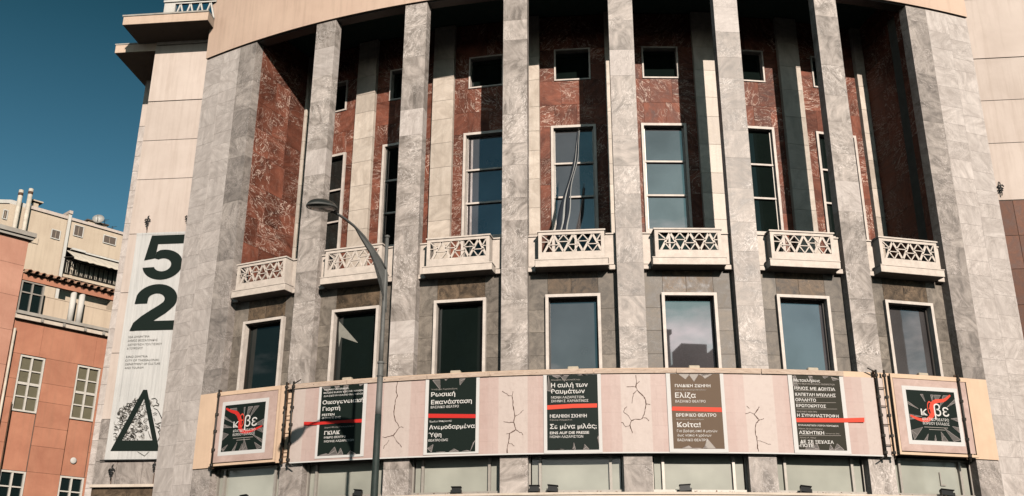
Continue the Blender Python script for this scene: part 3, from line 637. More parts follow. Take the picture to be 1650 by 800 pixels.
for k, (mk_, mr_, blk, wh, Z, lines, band) in posters.items():
    fr = M(th(k+.5)); s = Sheet(fr, -RB-.014, None)
    L = [s.at(*p) for p in wh]
    x0, x1 = (L[0].x+L[3].x)/2, (L[1].x+L[2].x)/2; z1 = 7.785; z0 = (L[2].y+L[3].y)/2
    po = obj('poster', box(x0, x1, -RB-.014, -RB-.004, z0, z1, 0, k), m_paper, BN, fr); s.par = po
    po['label'] = ['', 'poster with a red stripe running out to its left', 'black poster with blue-black ground', 'black poster in the middle of the banner', 'faded brown poster', 'dark poster whose red stripe runs out to the right'][k]
    B_ = [s.at(*p) for p in blk]; bx0, bx1 = (B_[0].x+B_[3].x)/2, (B_[1].x+B_[2].x)/2; bz0, bz1 = (B_[2].y+B_[3].y)/2, 7.775
    s.poly([(bx0,bz0),(bx1,bz0),(bx1,bz1),(bx0,bz1)], mk_, 'dark_field', .003, True)
    # glass shard print round the rim
    fl, ed = shard_set((bx0+bx1)/2, (bz0+bz1)/2, (bx1-bx0)/2, (bz1-bz0)/2, 22, k*5+2, .74)
    keep = [i for i, f in enumerate(fl) if abs(f[1][1]-(bz0+bz1)/2) > .8*(bz1-bz0)/2]
    for i in keep: s.poly(fl[i], m_shard if k != 4 else m_textd, 'shard', .0042, True)
    s.strokes([e for i in keep for e in ed[5*i:5*i+5]], .011, m_shardl, 'shard_edges', .005, True, False)['kind'] = 'stuff'
    for (b_, xa_, xb_, base, cap, bold) in lines:
        pa_, pb_ = Z(xa_, base), Z(xb_, base)
        s.text(b_, pa_[0], pb_[0], pa_[1], cap/(5.52 if k == 1 else 5.16), bold, m_text if cap > 12 else m_textd, .0075)
    if k == 5: s.strokes([[Z(a, y), Z(b, y+2)] for a, b, y in ((135,470,205),(138,472,260),(142,474,304),(148,484,357),(170,515,578))], .008, m_textd, 'rules', .006, False, False)['kind'] = 'stuff'
    s.poly([Z(*p) for p in band], mr_, 'red_band', .0095)
cracks = [
 (Z5(600,590,3.81), [[(155,90),(148,130),(146,160),(155,185),(140,212),(140,235),(133,270),(133,300),(140,335),(155,352),(165,378),(145,405),(130,428),(100,433),(80,440),(62,436)],[(165,378),(178,374),(190,380)],[(130,428),(142,447),(150,465),(168,480),(180,500)],[(102,455),(90,478),(75,488),(68,508)]]),
 (Z5(600,590,3.81), [[(865,155),(858,185),(864,215),(862,240),(870,280),(875,310),(868,345),(882,390),(860,405),(842,415),(838,450),(835,470),(828,500),(828,535)],[(858,185),(838,183),(825,172),(797,155)],[(875,310),(905,295),(918,280),(928,270)],[(868,345),(840,348),(805,342)],[(882,390),(900,405),(915,410),(925,425)],[(842,415),(822,418)],[(838,475),(855,478),(872,492)]]),
 (Z5(860,590,3.81), [[(625,55),(630,95),(628,130),(640,155),(668,180),(685,205),(690,235),(685,265),(680,290),(668,318),(655,330),(625,328),(600,335),(590,365),(598,390),(606,412)],[(625,128),(600,127),(570,128)],[(630,110),(650,95)],[(632,150),(612,170),(608,195),(603,230)],[(690,235),(715,236)],[(675,318),(695,322),(708,338)],[(600,335),(575,300),(550,282),(560,262),(572,250)],[(590,365),(565,375),(550,352),(538,346)]]),
 (Z5(1100,590,3.81), [[(470,252),(455,275),(440,298),(458,318),(470,332),(452,350),(445,380),(448,420),(455,440),(458,470),(460,500),(466,525)],[(440,298),(415,283),(400,292),(385,294)],[(392,246),(410,262)],[(470,332),(485,330),(498,322)],[(455,460),(480,462),(500,470),(520,480),(540,481)]])]
for n_, (Z, L) in enumerate(cracks):
    for q, ln in enumerate(L):
        pts = [cyl(*Z(*p), RB+.001) for p in ln]
        # jitter for a torn outline
        out = []
        for (t0, z0), (t1, z1) in zip(pts, pts[1:]):
            for f in (0, .33, .66): out.append((t0+(t1-t0)*f+rnd.uniform(-.00022, .00022), z0+(z1-z0)*f+rnd.uniform(-.007, .007)))
        out.append(pts[-1]); w = .03 if q == 0 else .02
        bm = bmesh.new(); prev = None
        for i, (t_, z_) in enumerate(out):
            a = out[max(0, i-1)]; b = out[min(len(out)-1, i+1)]; d = Vector(((b[0]-a[0])*R, b[1]-a[1])).normalized(); ww = w*rnd.uniform(.35, 1)/2
            cur = [bm.verts.new(((RB+.0035)*math.sin(t_+sg*-d.y*ww/R), -(RB+.0035)*math.cos(t_+sg*-d.y*ww/R), z_+sg*d.x*ww)) for sg in (1, -1)]
            if prev: bm.faces.new((prev[0], cur[0], cur[1], prev[1]))
            prev = cur
        obj('crack', mk(bm), m_crack if n_ < 3 else m_crack, BN)
# the two square panels
for k, lab in ((0, 'Left square emblem panel, red swirl dropping to the lower right over black shattered glass'), (6, 'Right square emblem panel, red swirl rising to the upper right over black shattered glass')):
    sg = -1 if k == 0 else 1
    fr = M(th(k+.5)+sg*.0006); PT = thing('emblem_panel', lab, 'sign', fr @ Vector((0, -R-.15, 5.67)), 'square emblem panels')
    hw = 1.215; z0, z1 = 5.72, 7.93; y = -R-.17
    obj('frame', boxes([(-hw, hw, y, y+.07, z0, z0+.07), (-hw, hw, y, y+.07, z1-.12, z1), (-hw, -hw+.06, y, y+.07, z0+.07, z1-.12), (hw-.06, hw, y, y+.07, z0+.07, z1-.12)], .003), m_ply, PT, fr)
    sh = obj('printed_sheet', box(-hw+.075, hw-.085, y+.012, y+.03, z0+.10, z1-.13), m_print2, PT, fr)
    s = Sheet(fr, y+.012, sh)
    cz = 6.81; cx = -.03; wq, hq = .87, .80
    s.poly([(cx-wq,cz-hq),(cx+wq,cz-hq),(cx+wq,cz+hq),(cx-wq,cz+hq)], m_paper, 'white_mount', .003, True)
    wq, hq = .755, .69
    s.poly([(cx-wq,cz-hq),(cx+wq,cz-hq),(cx+wq,cz+hq),(cx-wq,cz+hq)], m_ink, 'dark_field', .005, True)
    fl, ed = shard_set(cx, cz-.05, wq, hq-.05, 15, 3 if k == 0 else 9, .45)
    for f in fl: s.poly(f, m_shard, 'shard', .0065, True)
    s.strokes(ed, .009, m_shardl, 'shard_edges', .0075, True, False)['kind'] = 'stuff'
    # red swirl
    ctl = [(-.72, -.02), (-.45, -.12), (-.2, -.12), (-.02, .05), (-.02, .26), (.12, .40), (.4, .45), (.62, .60)] if k else [(-.72, .60), (-.5, .50), (-.28, .42), (-.14, .2), (-.12, -.02), (.02, -.14), (.3, -.14), (.7, -.02)]
    def cat(P, n=6):
        P = [Vector(p) for p in P]; o = []
        for i in range(len(P)-1):
            a, b, c, d = P[max(0,i-1)], P[i], P[i+1], P[min(len(P)-1,i+2)]
            for j in range(n):
                u = j/n; o.append(.5*((2*b)+(-a+c)*u+(2*a-5*b+4*c-d)*u*u+(-a+3*b-3*c+d)*u**3))
        o.append(P[-1]); return o
    s.strokes([[p+Vector((cx, cz)) for p in cat(ctl)]], .13, m_redi if k == 0 else m_redl, 'red_swirl', .009, True)
    def tx(b, x, z, w, h, bold, m=m_text): text(b, w, h, bold, m, sh, fr @ Matrix.Translation((cx+x, s.y-.011, cz+z)))
    tx('κ', -.38, .0, .2, .24, .0); tx('Θ', -.16, .0, .17, .40, -.01, m_redl); tx('βε', .04, .0, .46, .34, .0)
    tx('ΚΡΑΤΙΚΟ ΘΕΑΤΡΟ', -.36, -.14, .82, .075, .0); tx('ΒΟΡΕΙΟΥ ΕΛΛΑΔΟΣ', -.36, -.25, .82, .075, .0); s.strokes([[(cx-.34, cz-.32), (cx+.4, cz-.32)], [(cx-.2, cz-.38), (cx+.3, cz-.38)]], .012, m_textd, 'small_print', .01, True, False)
# scaffold uprights between the panels
for n_, (pxs, lab) in enumerate((((347,), 'Dark scaffold upright at the far left edge of the left emblem panel'), ((457, 467), 'Pair of dark scaffold uprights between the left emblem panel and the long banner'),
        ((1424, 1434), 'Pair of dark scaffold uprights between the long banner and the right emblem panel'), ((1556,), 'Dark scaffold upright at the far right edge of the right emblem panel'))):
    t0, _ = cyl(sum(pxs)/len(pxs), 690, R+.22); fr = M(t0)
    s_ = thing('scaffold_upright', lab, 'scaffolding', fr @ Vector((0, -R-.2, 5.55)), 'scaffold uprights holding the panels')
    offs = [0] if len(pxs) == 1 else [-.12, .12]
    for o_ in offs:
        obj('tube', tubes([[(o_, -R-.22, 5.60), (o_, -R-.22, 8.0)]], .03), m_steel, s_, fr)
        for z_ in (5.75, 6.2, 6.75, 7.25, 7.85): obj('clamp', box(o_-.04, o_+.04, -R-.26, -R-.16, z_-.04, z_+.04, .008), m_steel, s_, fr)
    obj('back_rail', box(offs[0]-.05, offs[0]+.0, -R-.15, -R-.1, 5.66, 8.0), m_rust, s_, fr)
    if len(offs) == 2:
        sg = 1 if n_ == 1 else -1
        obj('brace', tubes([[(sg*.1, -R-.22, 5.68), (sg*.32, -R-.22, 5.55)], [(sg*.1, -R-.22, 7.92), (sg*.36, -R-.22, 8.04)]], .018), m_steel, s_, fr)
        for z_ in (5.95, 6.5, 7.0, 7.5): obj('rung', tubes([[(-.12, -R-.22, z_), (.12, -R-.22, z_)]], .014), m_rust, s_, fr)
# ------------------------------------------------------------------ tall festival banner on the wing
yb = YW-.10
VB = thing('vertical_banner', 'Tall white festival banner with black 52 and delta letter hanging on the left wing', 'banner', (-14.2, yb, 6.2))
s = Sheet(ID, yb, None)
c1, c2 = s.at(222, 377), s.at(299, 374); c3, c4 = s.at(166, 741), s.at(252, 739)
bx0, bx1, bz0, bz1 = (c1.x+c3.x)/2, (c2.x+c4.x)/2+.04, c3.y, c1.y
bm = bmesh.new(); nx, nz = 26, 50; g = []
for j in range(nz+1):
    row = []
    for i in range(nx+1):
        u, v = i/nx, j/nz; w_ = math.exp(-((u-.08)/.05)**2)*.03*math.sin(v*4+.5) + math.exp(-((u-.18)/.04)**2)*.018*math.cos(v*6)
        w_ *= (1-v)*v*4
        edge = .012*math.sin(v*9)*(1 if u < .01 else 0)
        row.append(bm.verts.new((bx0+(bx1-bx0)*u+edge, yb+.004+abs(w_), bz0+(bz1-bz0)*v)))
    g.append(row)
for j in range(nz):
    for i in range(nx): bm.faces.new((g[j][i], g[j][i+1], g[j+1][i+1], g[j+1][i]))
sh = obj('cloth', mk(bm, True), m_sheet, VB); s.par = sh
obj('bottom_rod', tubes([[(bx0-.14, yb+.01, bz0-.02), (bx1+.02, yb+.01, bz0-.02)]], .02), m_black, VB)
obj('top_hem', box(bx0, bx1, yb-.004, yb+.012, bz1-.05, bz1+.02), m_sheet, VB)
a5, b5 = s.at(225.5, 450), s.at(299, 379)
# figures 5 and 2 drawn as outlines in a unit square
def arcp(cx, cz, rx, rz, d0, d1, n=18): return [(cx+rx*math.cos(RD(d0+(d1-d0)*i/n)), cz+rz*math.sin(RD(d0+(d1-d0)*i/n))) for i in range(n+1)]
E_ = lambda cx, cz, rx, rz, d: (cx+rx*math.cos(RD(d)), cz+rz*math.sin(RD(d)))
five = [[((.93,1),(.93,.80)), ((.16,1),(.335,.80)), ((.055,.44),(.305,.48))],
        [((.322,.62),(.305,.48))] + [(E_(.5,.335,.465,.335,118-d*288), E_(.5,.33,.20,.145,140-d*302)) for d in [i/36 for i in range(2, 37)]]]
two = [[((.03,.58),(.31,.58))] + [(E_(.5,.665,.465,.335,170-d*196), E_(.5,.665,.185,.13,172-d*200)) for d in [i/30 for i in range(1, 31)]]
       + [((.84,.44),(.58,.54)), ((.74,.355),(.40,.43)), ((.62,.28),(.22,.31)), ((.50,.20),(.06,.17))], [((.50,.20),(.06,.17)), ((.51,.20),(.02,.06)), ((.52,.20),(0,0)), ((.97,.20),(.97,0))]]
def numeral(strips, x0, w, zb_, zt_, name):
    bm = bmesh.new()
    for st in strips:
        P = [[bm.verts.new((x0+w*p[0], 0, zb_+(zt_-zb_)*p[1])) for p in q] for q in st]
        for a, b in zip(P, P[1:]): bm.faces.new((a[0], b[0], b[1], a[1]))
    obj(name, mk(bm), m_ink, sh, Matrix.Translation((0, yb-.012, 0)))
def fig(pts, px0, px1, py0, py1, py0r=None):
    a = s.at(px0, py0); b = s.at(px1, py1)
    return [(a.x+(b.x-a.x)*x, a.y+(b.y-a.y)*z) for x, z in pts]
c5 = s.at(262, 415); w5 = (s.at(299, 400).x-s.at(227, 425).x); z5b, z5t = s.at(262, 451).y, s.at(262, 379.5).y
x5 = s.at(227, 432).x
numeral(five, x5, w5, z5b, z5t, 'figure_five')
z2b, z2t = s.at(248, 532.5).y, s.at(248, 458.5).y
x2 = s.at(213.5, 500).x; w2 = s.at(288.5, 480).x-x2
numeral(two, x2, w2, z2b, z2t, 'figure_two')
for b_, xa_, xb_, y_ in (('52Α ΔΗΜΗΤΡΙΑ',207,241,545),('ΔΗΜΟΣ ΘΕΣΣΑΛΟΝΙΚΗΣ',206,254,551),('ΔΙΕΥΘΥΝΣΗ ΠΟΛΙΤΙΣΜΟΥ',206,261,557.5),('& ΤΟΥΡΙΣΜΟΥ',205,230,563.5),('52ND DIMITRIA',203,238,577),('CITY OF THESSALONIKI',202,256,583),('DEPARTMENT OF CULTURE',202,258,589),('AND TOURISM',201,231,595)):
    s.text(b_, xa_, xb_, y_, 3.4, -.012, m_engr, .010, y_-1)
# engraving of an antique head
Z6 = Z5(0, 600, 4)
r_ = random.Random(5); lines = []; thin = []
hull = [(735,430),(735,380),(745,330),(752,290),(770,250),(800,225),(840,190),(880,172),(930,165),(975,172),(985,230),(965,300),(950,360),(930,415),(890,440),(800,440)]
def inside(x, y):
    c_ = False; j = len(hull)-1
    for i in range(len(hull)):
        xi, yi = hull[i]; xj, yj = hull[j]
        if (yi > y) != (yj > y) and x < (xj-xi)*(y-yi)/(yj-yi)+xi: c_ = not c_
        j = i
    return c_
cnt = 0
while cnt < 300:
    x, y = r_.uniform(725, 985), r_.uniform(165, 445)
    if not inside(x, y): continue
    cnt += 1; a = r_.uniform(0, 6.28); rad = r_.uniform(7, 20); turn = r_.choice((-1, 1))*r_.uniform(2.5, 5.2); ln = []
    for i in range(13): 
        q = i/12; rr = rad*(1-.65*q); ln.append(Z6(x+rr*math.cos(a+turn*q), y+rr*.85*math.sin(a+turn*q)))
    (lines if r_.random() < .6 else thin).append(ln)
prof = [[(975,172),(1000,168),(1012,180),(1010,196),(1024,206),(1020,216),(1000,212),(985,222)],[(990,232),(1012,240),(1024,258),(1040,292),(1048,312),(1044,324),(1030,326),(1012,334),(1000,330)],
        [(1012,334),(1030,344),(1024,352),(1010,356),(1028,362),(1032,374),(1020,384),(1030,402),(1030,418),(1020,436),(1016,446)],[(985,268),(1000,262),(1014,268)],[(988,278),(1004,274),(1012,278)],[(992,296),(1000,318)],[(1000,350),(1018,352)],
        [(885,512),(908,526),(932,541),(948,525),(962,512)],[(960,400),(975,430)],[(955,380),(968,420)],[(1000,400),(1006,430)]]
lines += [[Z6(*p) for p in l] for l in prof] + [[Z6(p[0]+2, p[1]+3) for p in l] for l in prof[:3]]
s.strokes(lines, .024, m_engr, 'engraved_head', .0085)['kind'] = 'stuff'; s.strokes(thin, .022, m_engr2, 'engraved_head_hatching', .007)['kind'] = 'stuff'
o3 = [s.at(*p) for p in ((231,628.5),(237.5,628.5),(255.5,719),(255.5,727),(178,727))]; i3 = [s.at(*p) for p in ((232.5,643),(245.8,710),(197,710))]
bm = bmesh.new(); vo = [bm.verts.new((p.x, 0, p.y)) for p in o3]; vi = [bm.verts.new((p.x, 0, p.y)) for p in i3]
bm.faces.new((vo[0], vo[1], vi[0])); bm.faces.new((vo[1], vo[2], vi[1], vi[0])); bm.faces.new((vo[2], vo[3], vi[1])); bm.faces.new((vo[3], vo[4], vi[2], vi[1])); bm.faces.new((vo[4], vo[0], vi[0], vi[2]))
obj('delta_letter', mk(bm), m_ink, sh, Matrix.Translation((0, yb-.0125, 0)))
# hooks and iron wall brackets
for (px, py), lab in (((238,357), 'Small black iron bracket on the peach wall above the vertical banner'), ((303,352), 'Small black iron bracket beside the pale pier, above the vertical banner'), ((180,760), 'Black iron bracket hanging below the left corner of the vertical banner'),
        ((249,752), 'Thin black iron hook below the right corner of the vertical banner'), ((1612,303), 'Small black iron bracket on the peach wall of the right wing')):
    p = at(px, py, Vector((0, YW-.05, 0)), NY); b = thing('iron_bracket', lab, 'bracket', (p.x, YW, p.z), 'iron wall brackets')
    mw = Matrix.Translation(p); k_ = 1 if px != 249 else .6
    obj('stem', tubes([[(0, .04, .22), (0, -.02, .16), (.01, -.03, -.2*k_), (0, 0, -.27*k_)]], .018), m_black, b, mw)
    obj('scroll', tubes([[(-.1*k_, -.02, .02), (-.05*k_, -.03, .08), (0, -.03, .03), (.05*k_, -.03, .09), (.1*k_, -.02, .03)], [(-.07*k_, -.03, -.06), (0, -.04, 0), (.07*k_, -.03, -.05)], [(-.04*k_, -.03, -.13), (0, -.04, -.05), (.05*k_, -.03, -.12)]], .02*k_+.004), m_black, b, mw)
    if px < 1000: obj('rust_stain_plate', box(-.012, .012, .036, .045, -.55, -.2), m_rust, b, mw)
# ------------------------------------------------------------------ flag
fr = M(th(3.5)); s = Sheet(fr, -R+.9, None)
FL = thing('flag', 'Furled striped flag drooping on its pole in front of the centre balcony door', 'flag', fr @ Vector((0, -R+.9, 11.2)))
p0, p1 = s.at(905, 400), s.at(932.5, 207)
pl_ = [(p0.x, -R+.9, p0.y), (p1.x, -R+.9, p1.y)]
obj('pole', tubes([pl_], .014), m_steel, FL, fr)
cen = [(932,212),(931,222),(930,236),(929,250),(927,262),(923,278),(918,296),(914,314),(911,332),(908,350),(905,366),(903,384)]
wid = [.06,.07,.08,.065,.085,.10,.12,.14,.18,.22,.28,.34]
for si, (nm, m_, f0, f1) in enumerate((('blue_fold', m_cloth_b, -.5, -.1), ('white_fold', m_cloth_w, -.14, .04), ('dark_fold', m_cloth_b, .0, .42), ('white_edge', m_cloth_w, .40, .52))):
    bm = bmesh.new(); prev = None; r2 = random.Random(si+3)
    for i, c_ in enumerate(cen):
        q = s.at(*c_); w_ = wid[i]; sw = .14*math.sin(i*1.35+si)
        a_, b_ = (f0+sw)*w_*1.5, (f1+sw)*w_*1.5; mid = (a_+b_)/2
        cur = [bm.verts.new((q.x+x_, -R+.9-d_, q.y+r2.uniform(-.01, .01))) for x_, d_ in ((a_, .01+.01*si), (mid, .05+.02*si), (b_, .015+.01*si))]
        if prev:
            bm.faces.new((prev[0], prev[1], cur[1], cur[0])); bm.faces.new((prev[1], prev[2], cur[2], cur[1]))
        prev = cur
    o = obj(nm, mk(bm, True), m_, FL, fr)
    md = o.modifiers.new('s', 'SOLIDIFY'); md.thickness = .008; md2 = o.modifiers.new('b', 'SUBSURF'); md2.levels = 1; md2.render_levels = 2
# ------------------------------------------------------------------ small lights on ledges
labs = ['leftmost, under the left emblem panel', 'beside the street lamp pole', 'below the second poster', 'left one of the close pair near the middle', 'right one of the close pair near the middle', 'below the faded brown poster', 'below the poster with the right-running red stripe', 'at the right end under the emblem panel']
for (px, w_), lab in zip(((394, 15), (576, 15), (735, 17), (861, 17), (890, 17), (1105, 18), (1299, 18), (1527, 24)), labs):
    t0, _ = cyl(px, 792, R-.02); fr = M(t0); mw = fr @ Matrix.Translation((0, -R+.02, ZB))
    f = thing('floodlight', 'Small black floodlight on the stone ledge, '+lab, 'floodlight', mw.translation, 'black floodlights on the ledge')
    W2 = w_*.0078; tl = Matrix.Rotation(RD(rnd.uniform(-28, -12)), 4, 'X') @ Matrix.Rotation(RD(rnd.uniform(-8, 8)), 4, 'Y')
    obj('housing', prism([(-W2, 0), (W2, 0), (W2*.85, .15), (-W2*.95, .17)], .11), m_black, f, mw @ Matrix.Translation((0, -.03, .045)) @ tl)
    obj('visor', box(-W2*1.1, W2*1.05, -.05, .06, .15, .165), m_black, f, mw @ Matrix.Translation((0, -.03, .045)) @ tl)
    obj('bracket', boxes([(-W2-.02, -W2, -.02, .02, 0, .12), (W2, W2+.02, -.02, .02, 0, .12), (-W2, W2, -.02, .02, 0, .02)]), m_steel, f, mw)
labs = ['second window from the left', 'third window from the left', 'middle window', 'window right of the middle', 'second window from the right', 'rightmost window']
for k, lab in zip(range(1, 7), labs):
    fr = M(th(k+.5)); mw = fr @ Matrix.Translation((-.02, -R-.02, 7.93))
    f = thing('spotlight', 'Small cream spotlight box above the timber batten, at the '+lab, 'spotlight', mw.translation, 'cream spotlight boxes at the street windows')
    obj('housing', box(-.15, .15, 0, .14, .0, .115, .02), m_spot, f, mw); obj('foot', box(-.02, .02, .02, .24, -.16, .0), m_steel, f, mw); obj('rear_fin', box(-.11, .11, .14, .17, .01, .10), m_steel, f, mw)
bm = bmesh.new(); r9 = random.Random(4)
for i in range(420):
    t_ = r9.choice((.5, 1.5, 2.5, 3.5, 4.5, 5.5, 6.5, 4.9, 1.1)) + r9.gauss(0, .22)
    a_ = th(t_-.5+.5); rr = R+.10-r9.random()*.33; c_ = Vector((rr*math.sin(a_), -rr*math.cos(a_), ZB+.004+r9.random()*.03)); s_ = r9.uniform(.012, .035)
    u_ = Vector((r9.gauss(0,1), r9.gauss(0,1), r9.gauss(0,.6))).normalized(); v_ = u_.cross(Vector((r9.gauss(0,1), r9.gauss(0,1), r9.gauss(0,1)))).normalized()
    bm.faces.new([bm.verts.new(c_+u_*s_), bm.verts.new(c_+v_*s_*.5), bm.verts.new(c_-u_*s_), bm.verts.new(c_-v_*s_*.5)])
lf = obj('dry_leaves', mk(bm), flat('dry_leaf_brown', (.16,.085,.04,1), .8, nz=.5, sc=20)); lf['kind'] = 'stuff'; lf['label'] = 'dry brown leaves and dirt scattered along the stone ledge under the strip windows'; lf['category'] = 'leaves'
# ------------------------------------------------------------------ street lamp
LP = Vector((-4.06, -34.43, 0)); HD = Vector((-4.922, -36.348, 9.93)); nP = Vector((0, 1, 0))
lamp = thing('street_lamp', 'Grey curved-arm street lamp with a dark oval head in front of the second bay', 'street lamp', (LP.x, LP.y, .14))
zt = at(625, 380, LP, nP).z; zl = at(614, 585, LP, nP).z; zd = at(611, 668, LP, nP).z; xt = at(625, 380, LP, nP).x; LP.x = at(613, 600, LP, nP).x
A = (HD-Vector((LP.x, LP.y, HD.z))); A.z = 0; A.normalize()
def pole(z0, z1, r0, r1, m, name):
    bm = bmesh.new(); tube(bm, [(LP.x, LP.y, z0+(z1-z0)*i/6) for i in range(7)], 1, 20, True, [r0+(r1-r0)*i/6 for i in range(7)]); return obj(name, mk(bm, True), m, lamp)
pole(.14, zd, .10, .073, m_pdark, 'lower_pole'); pole(zd, zl, .070, .064, m_lamp, 'middle_pole'); pole(zl, zt-.06, .049, .040, m_lamp, 'upper_pole')
bm = bmesh.new(); lathe(bm, [(.066,0),(.08,.01),(.08,.05),(.066,.06)], 20, Matrix.Translation((LP.x, LP.y, zl-.03))); obj('collar', mk(bm, True), m_lamp, lamp)
bm = bmesh.new(); lathe(bm, [(.07,0),(.082,.01),(.082,.03),(.07,.04)], 20, Matrix.Translation((LP.x, LP.y, zl-.32))); obj('collar', mk(bm, True), m_lamp, lamp)
bm = bmesh.new(); lathe(bm, [(.045,0),(.062,.02),(.06,.05),(.02,.075)], 16, Matrix.Translation((LP.x, LP.y, zt-.06))); obj('finial', mk(bm, True), m_lamp, lamp)
bm = bmesh.new(); lathe(bm, [(.26,0),(.26,.02),(.16,.04),(.15,.3)], 20, Matrix.Translation((LP.x, LP.y, .14))); obj('base', mk(bm, True), m_pdark, lamp)
nA = A.cross(Vector((0,0,1))).normalized()
PV = Vector((LP.x, LP.y, 0))
def ap(px, py): return at(px, py, PV, nA)                          # points in the vertical plane of the arm
arm = [ap(*p) for p in ((622,436),(612,418),(600,400),(586,381),(570,364),(556,353),(545,346),(538,342))]
nv = len(arm); bm = bmesh.new(); tube(bm, arm, 1, 12, True, [.038-.012*i/(nv-1) for i in range(nv)]); obj('arm', mk(bm, True), m_lamp, lamp)
g2 = [ap(*p) for p in ((621,436),(611,419),(599,401),(585,383),(574,371),(583,387),(596,408),(606,430),(614,452),(618,480),(622,504),(624,440))]
bm = bmesh.new(); o_ = nA*.018; a = [bm.verts.new(p+o_) for p in g2]; b = [bm.verts.new(p-o_) for p in g2]; f1 = bm.faces.new(a); f2 = bm.faces.new(b[::-1])
for i in range(len(a)): bm.faces.new((a[i], b[i], b[(i+1)%len(a)], a[(i+1)%len(a)]))
bmesh.ops.triangulate(bm, faces=[f1, f2]); bmesh.ops.recalc_face_normals(bm, faces=bm.faces); obj('gusset_plate', mk(bm), m_lamp, lamp)
hp = ap(519, 334); up = Vector((0, 0, 1)); tilt = Matrix.Rotation(RD(-9), 3, nA)
ax = (tilt @ A).normalized(); uz = nA.cross(ax).normalized(); uz = uz if uz.z > 0 else -uz
Hm = Matrix(((ax.x, nA.x, uz.x, hp.x), (ax.y, nA.y, uz.y, hp.y), (ax.z, nA.z, uz.z, hp.z), (0, 0, 0, 1)))
def shell(zs, sc=1., full=True):
    bm = bmesh.new(); n, m_ = 28, 8; rings = []
    for j in range(m_+1):
        ph = math.pi/2*j/m_; rr = math.cos(ph) if j < m_ else .02
        rings.append([bm.verts.new((.40*sc*rr*math.cos(2*math.pi*k/n)*(1 if math.cos(2*math.pi*k/n) > 0 else 1.12), .27*sc*rr*math.sin(2*math.pi*k/n)*(1-.18*max(0, -math.cos(2*math.pi*k/n))), zs*math.sin(ph))) for k in range(n)])
    for a, b in zip(rings, rings[1:]):
        for k in range(n): bm.faces.new((a[k], a[(k+1)%n], b[(k+1)%n], b[k]) if zs > 0 else (b[k], b[(k+1)%n], a[(k+1)%n], a[k]))
    bm.faces.new(rings[-1] if zs > 0 else rings[-1][::-1])
    return mk(bm, True)
obj('lamp_head', shell(.17), m_lampd, lamp, Hm); obj('lens', shell(-.07, .9), m_lens, lamp, Hm @ Matrix.Translation((.02, 0, -.012)))
bm = bmesh.new(); n = 28
ring = [[bm.verts.new((q*.40*math.cos(2*math.pi*k/n)*(1 if math.cos(2*math.pi*k/n) > 0 else 1.12), q*.27*math.sin(2*math.pi*k/n)*(1-.18*max(0, -math.cos(2*math.pi*k/n))), z_)) for k in range(n)] for q, z_ in ((1.02, .015), (1.02, -.02), (.86, -.02))]
for a, b in zip(ring, ring[1:]):
    for k in range(n): bm.faces.new((a[k], b[k], b[(k+1)%n], a[(k+1)%n]))
obj('rim', mk(bm, True), m_lamp, lamp, Hm)
bm = bmesh.new(); tube(bm, [hp-ax*.32, hp-ax*.52], 1, 14, True, [.07, .035]); obj('neck', mk(bm, True), m_lampd, lamp)
# ------------------------------------------------------------------ orange building at the left
ang = RD(36.4); dv = Vector((math.sin(ang), math.cos(ang), 0)); P0 = Vector((-21.391, -18.092, 0))
OF = Matrix(((dv.x, -dv.y, 0, P0.x), (dv.y, dv.x, 0, P0.y), (0, 0, 1, 0), (0, 0, 0, 1)))       # x along the front, +y inwards
OB = thing('orange_building', 'Orange rendered building with white-framed windows and a tiled terrace canopy', 'building', P0)
def ob(name, mesh, mat, par=OB): return obj(name, mesh, mat, par, OF)
def pan(m, x0, x1, z0, z1, y, par, t=.06): return obj('render_panel', box(x0+.004, x1-.004, y, y+t, z0+.004, z1-.004, .003, m.name), m, par, OF)
SE = 3.0
ww = ob('wall', boxes([(-5.5, -1.73, .09, 6, 0, 12.72), (-.72, .60, .09, 6, 0, 12.72), (1.62, SE, .09, 6, 0, 12.72), (-1.73, -.72, .3, 6, 0, 12.72), (.60, 1.62, .3, 6, 0, 12.72)]), m_core)
rows = [0, 1.3, 2.45, 3.6, 4.75, 5.9, 6.84, 7.85, 8.6, 9.6, 10.35, 11.36]
for a, b in zip(rows, rows[1:]):
    pan(m_orange, -.71, .61, a, b, .03, ww); pan(m_orange, -2.22, -1.72, a, b, .03, ww); pan(m_orange, 1.61, SE, a, b, .03, ww)
for x0, x1 in ((-2.22, -1.0), (-1.0, 1.25), (1.25, SE)): pan(m_orange, x0, x1, 11.36, 12.72, .03, ww)
for x0, x1 in ((-1.72, -.71), (.61, 1.62)): pan(m_orange, x0, x1, 6.84, 9.10, .13, ww); pan(m_orange, x0, x1, 2.4, 4.6, .13, ww)
def sash(x0, x1, z0, z1, nr, pm, lab):
    f = ob('window', boxes([(x0, x0+.07, .06, .2, z0, z1), (x1-.07, x1, .06, .2, z0, z1), (x0+.07, x1-.07, .06, .2, z0, z0+.07), (x0+.07, x1-.07, .06, .2, z1-.07, z1), ((x0+x1)/2-.035, (x0+x1)/2+.035, .07, .2, z0+.07, z1-.07)]), m_wframe)
    f['label'] = lab
    xs = [(x0+.07, (x0+x1)/2-.035), ((x0+x1)/2+.035, x1-.07)]; h = (z1-z0-.14)/nr
    for r_i in range(nr):
        za = z0+.07+h*r_i
        for a, b in xs: ob('pane', box(a, b, .15, .16, za+.02, za+h-.02), pm, f)
        if r_i:
            tk = .05 if r_i == nr//2 else .025
            for a, b in xs: ob('glazing_bar', box(a, b, .09, .148, za-tk, za+tk), m_wframe, f)
    ob('blind', box(x0+.07, x1-.07, .17, .19, z0+.07, z1-.07), m_blind if pm is m_blind else m_black, f)
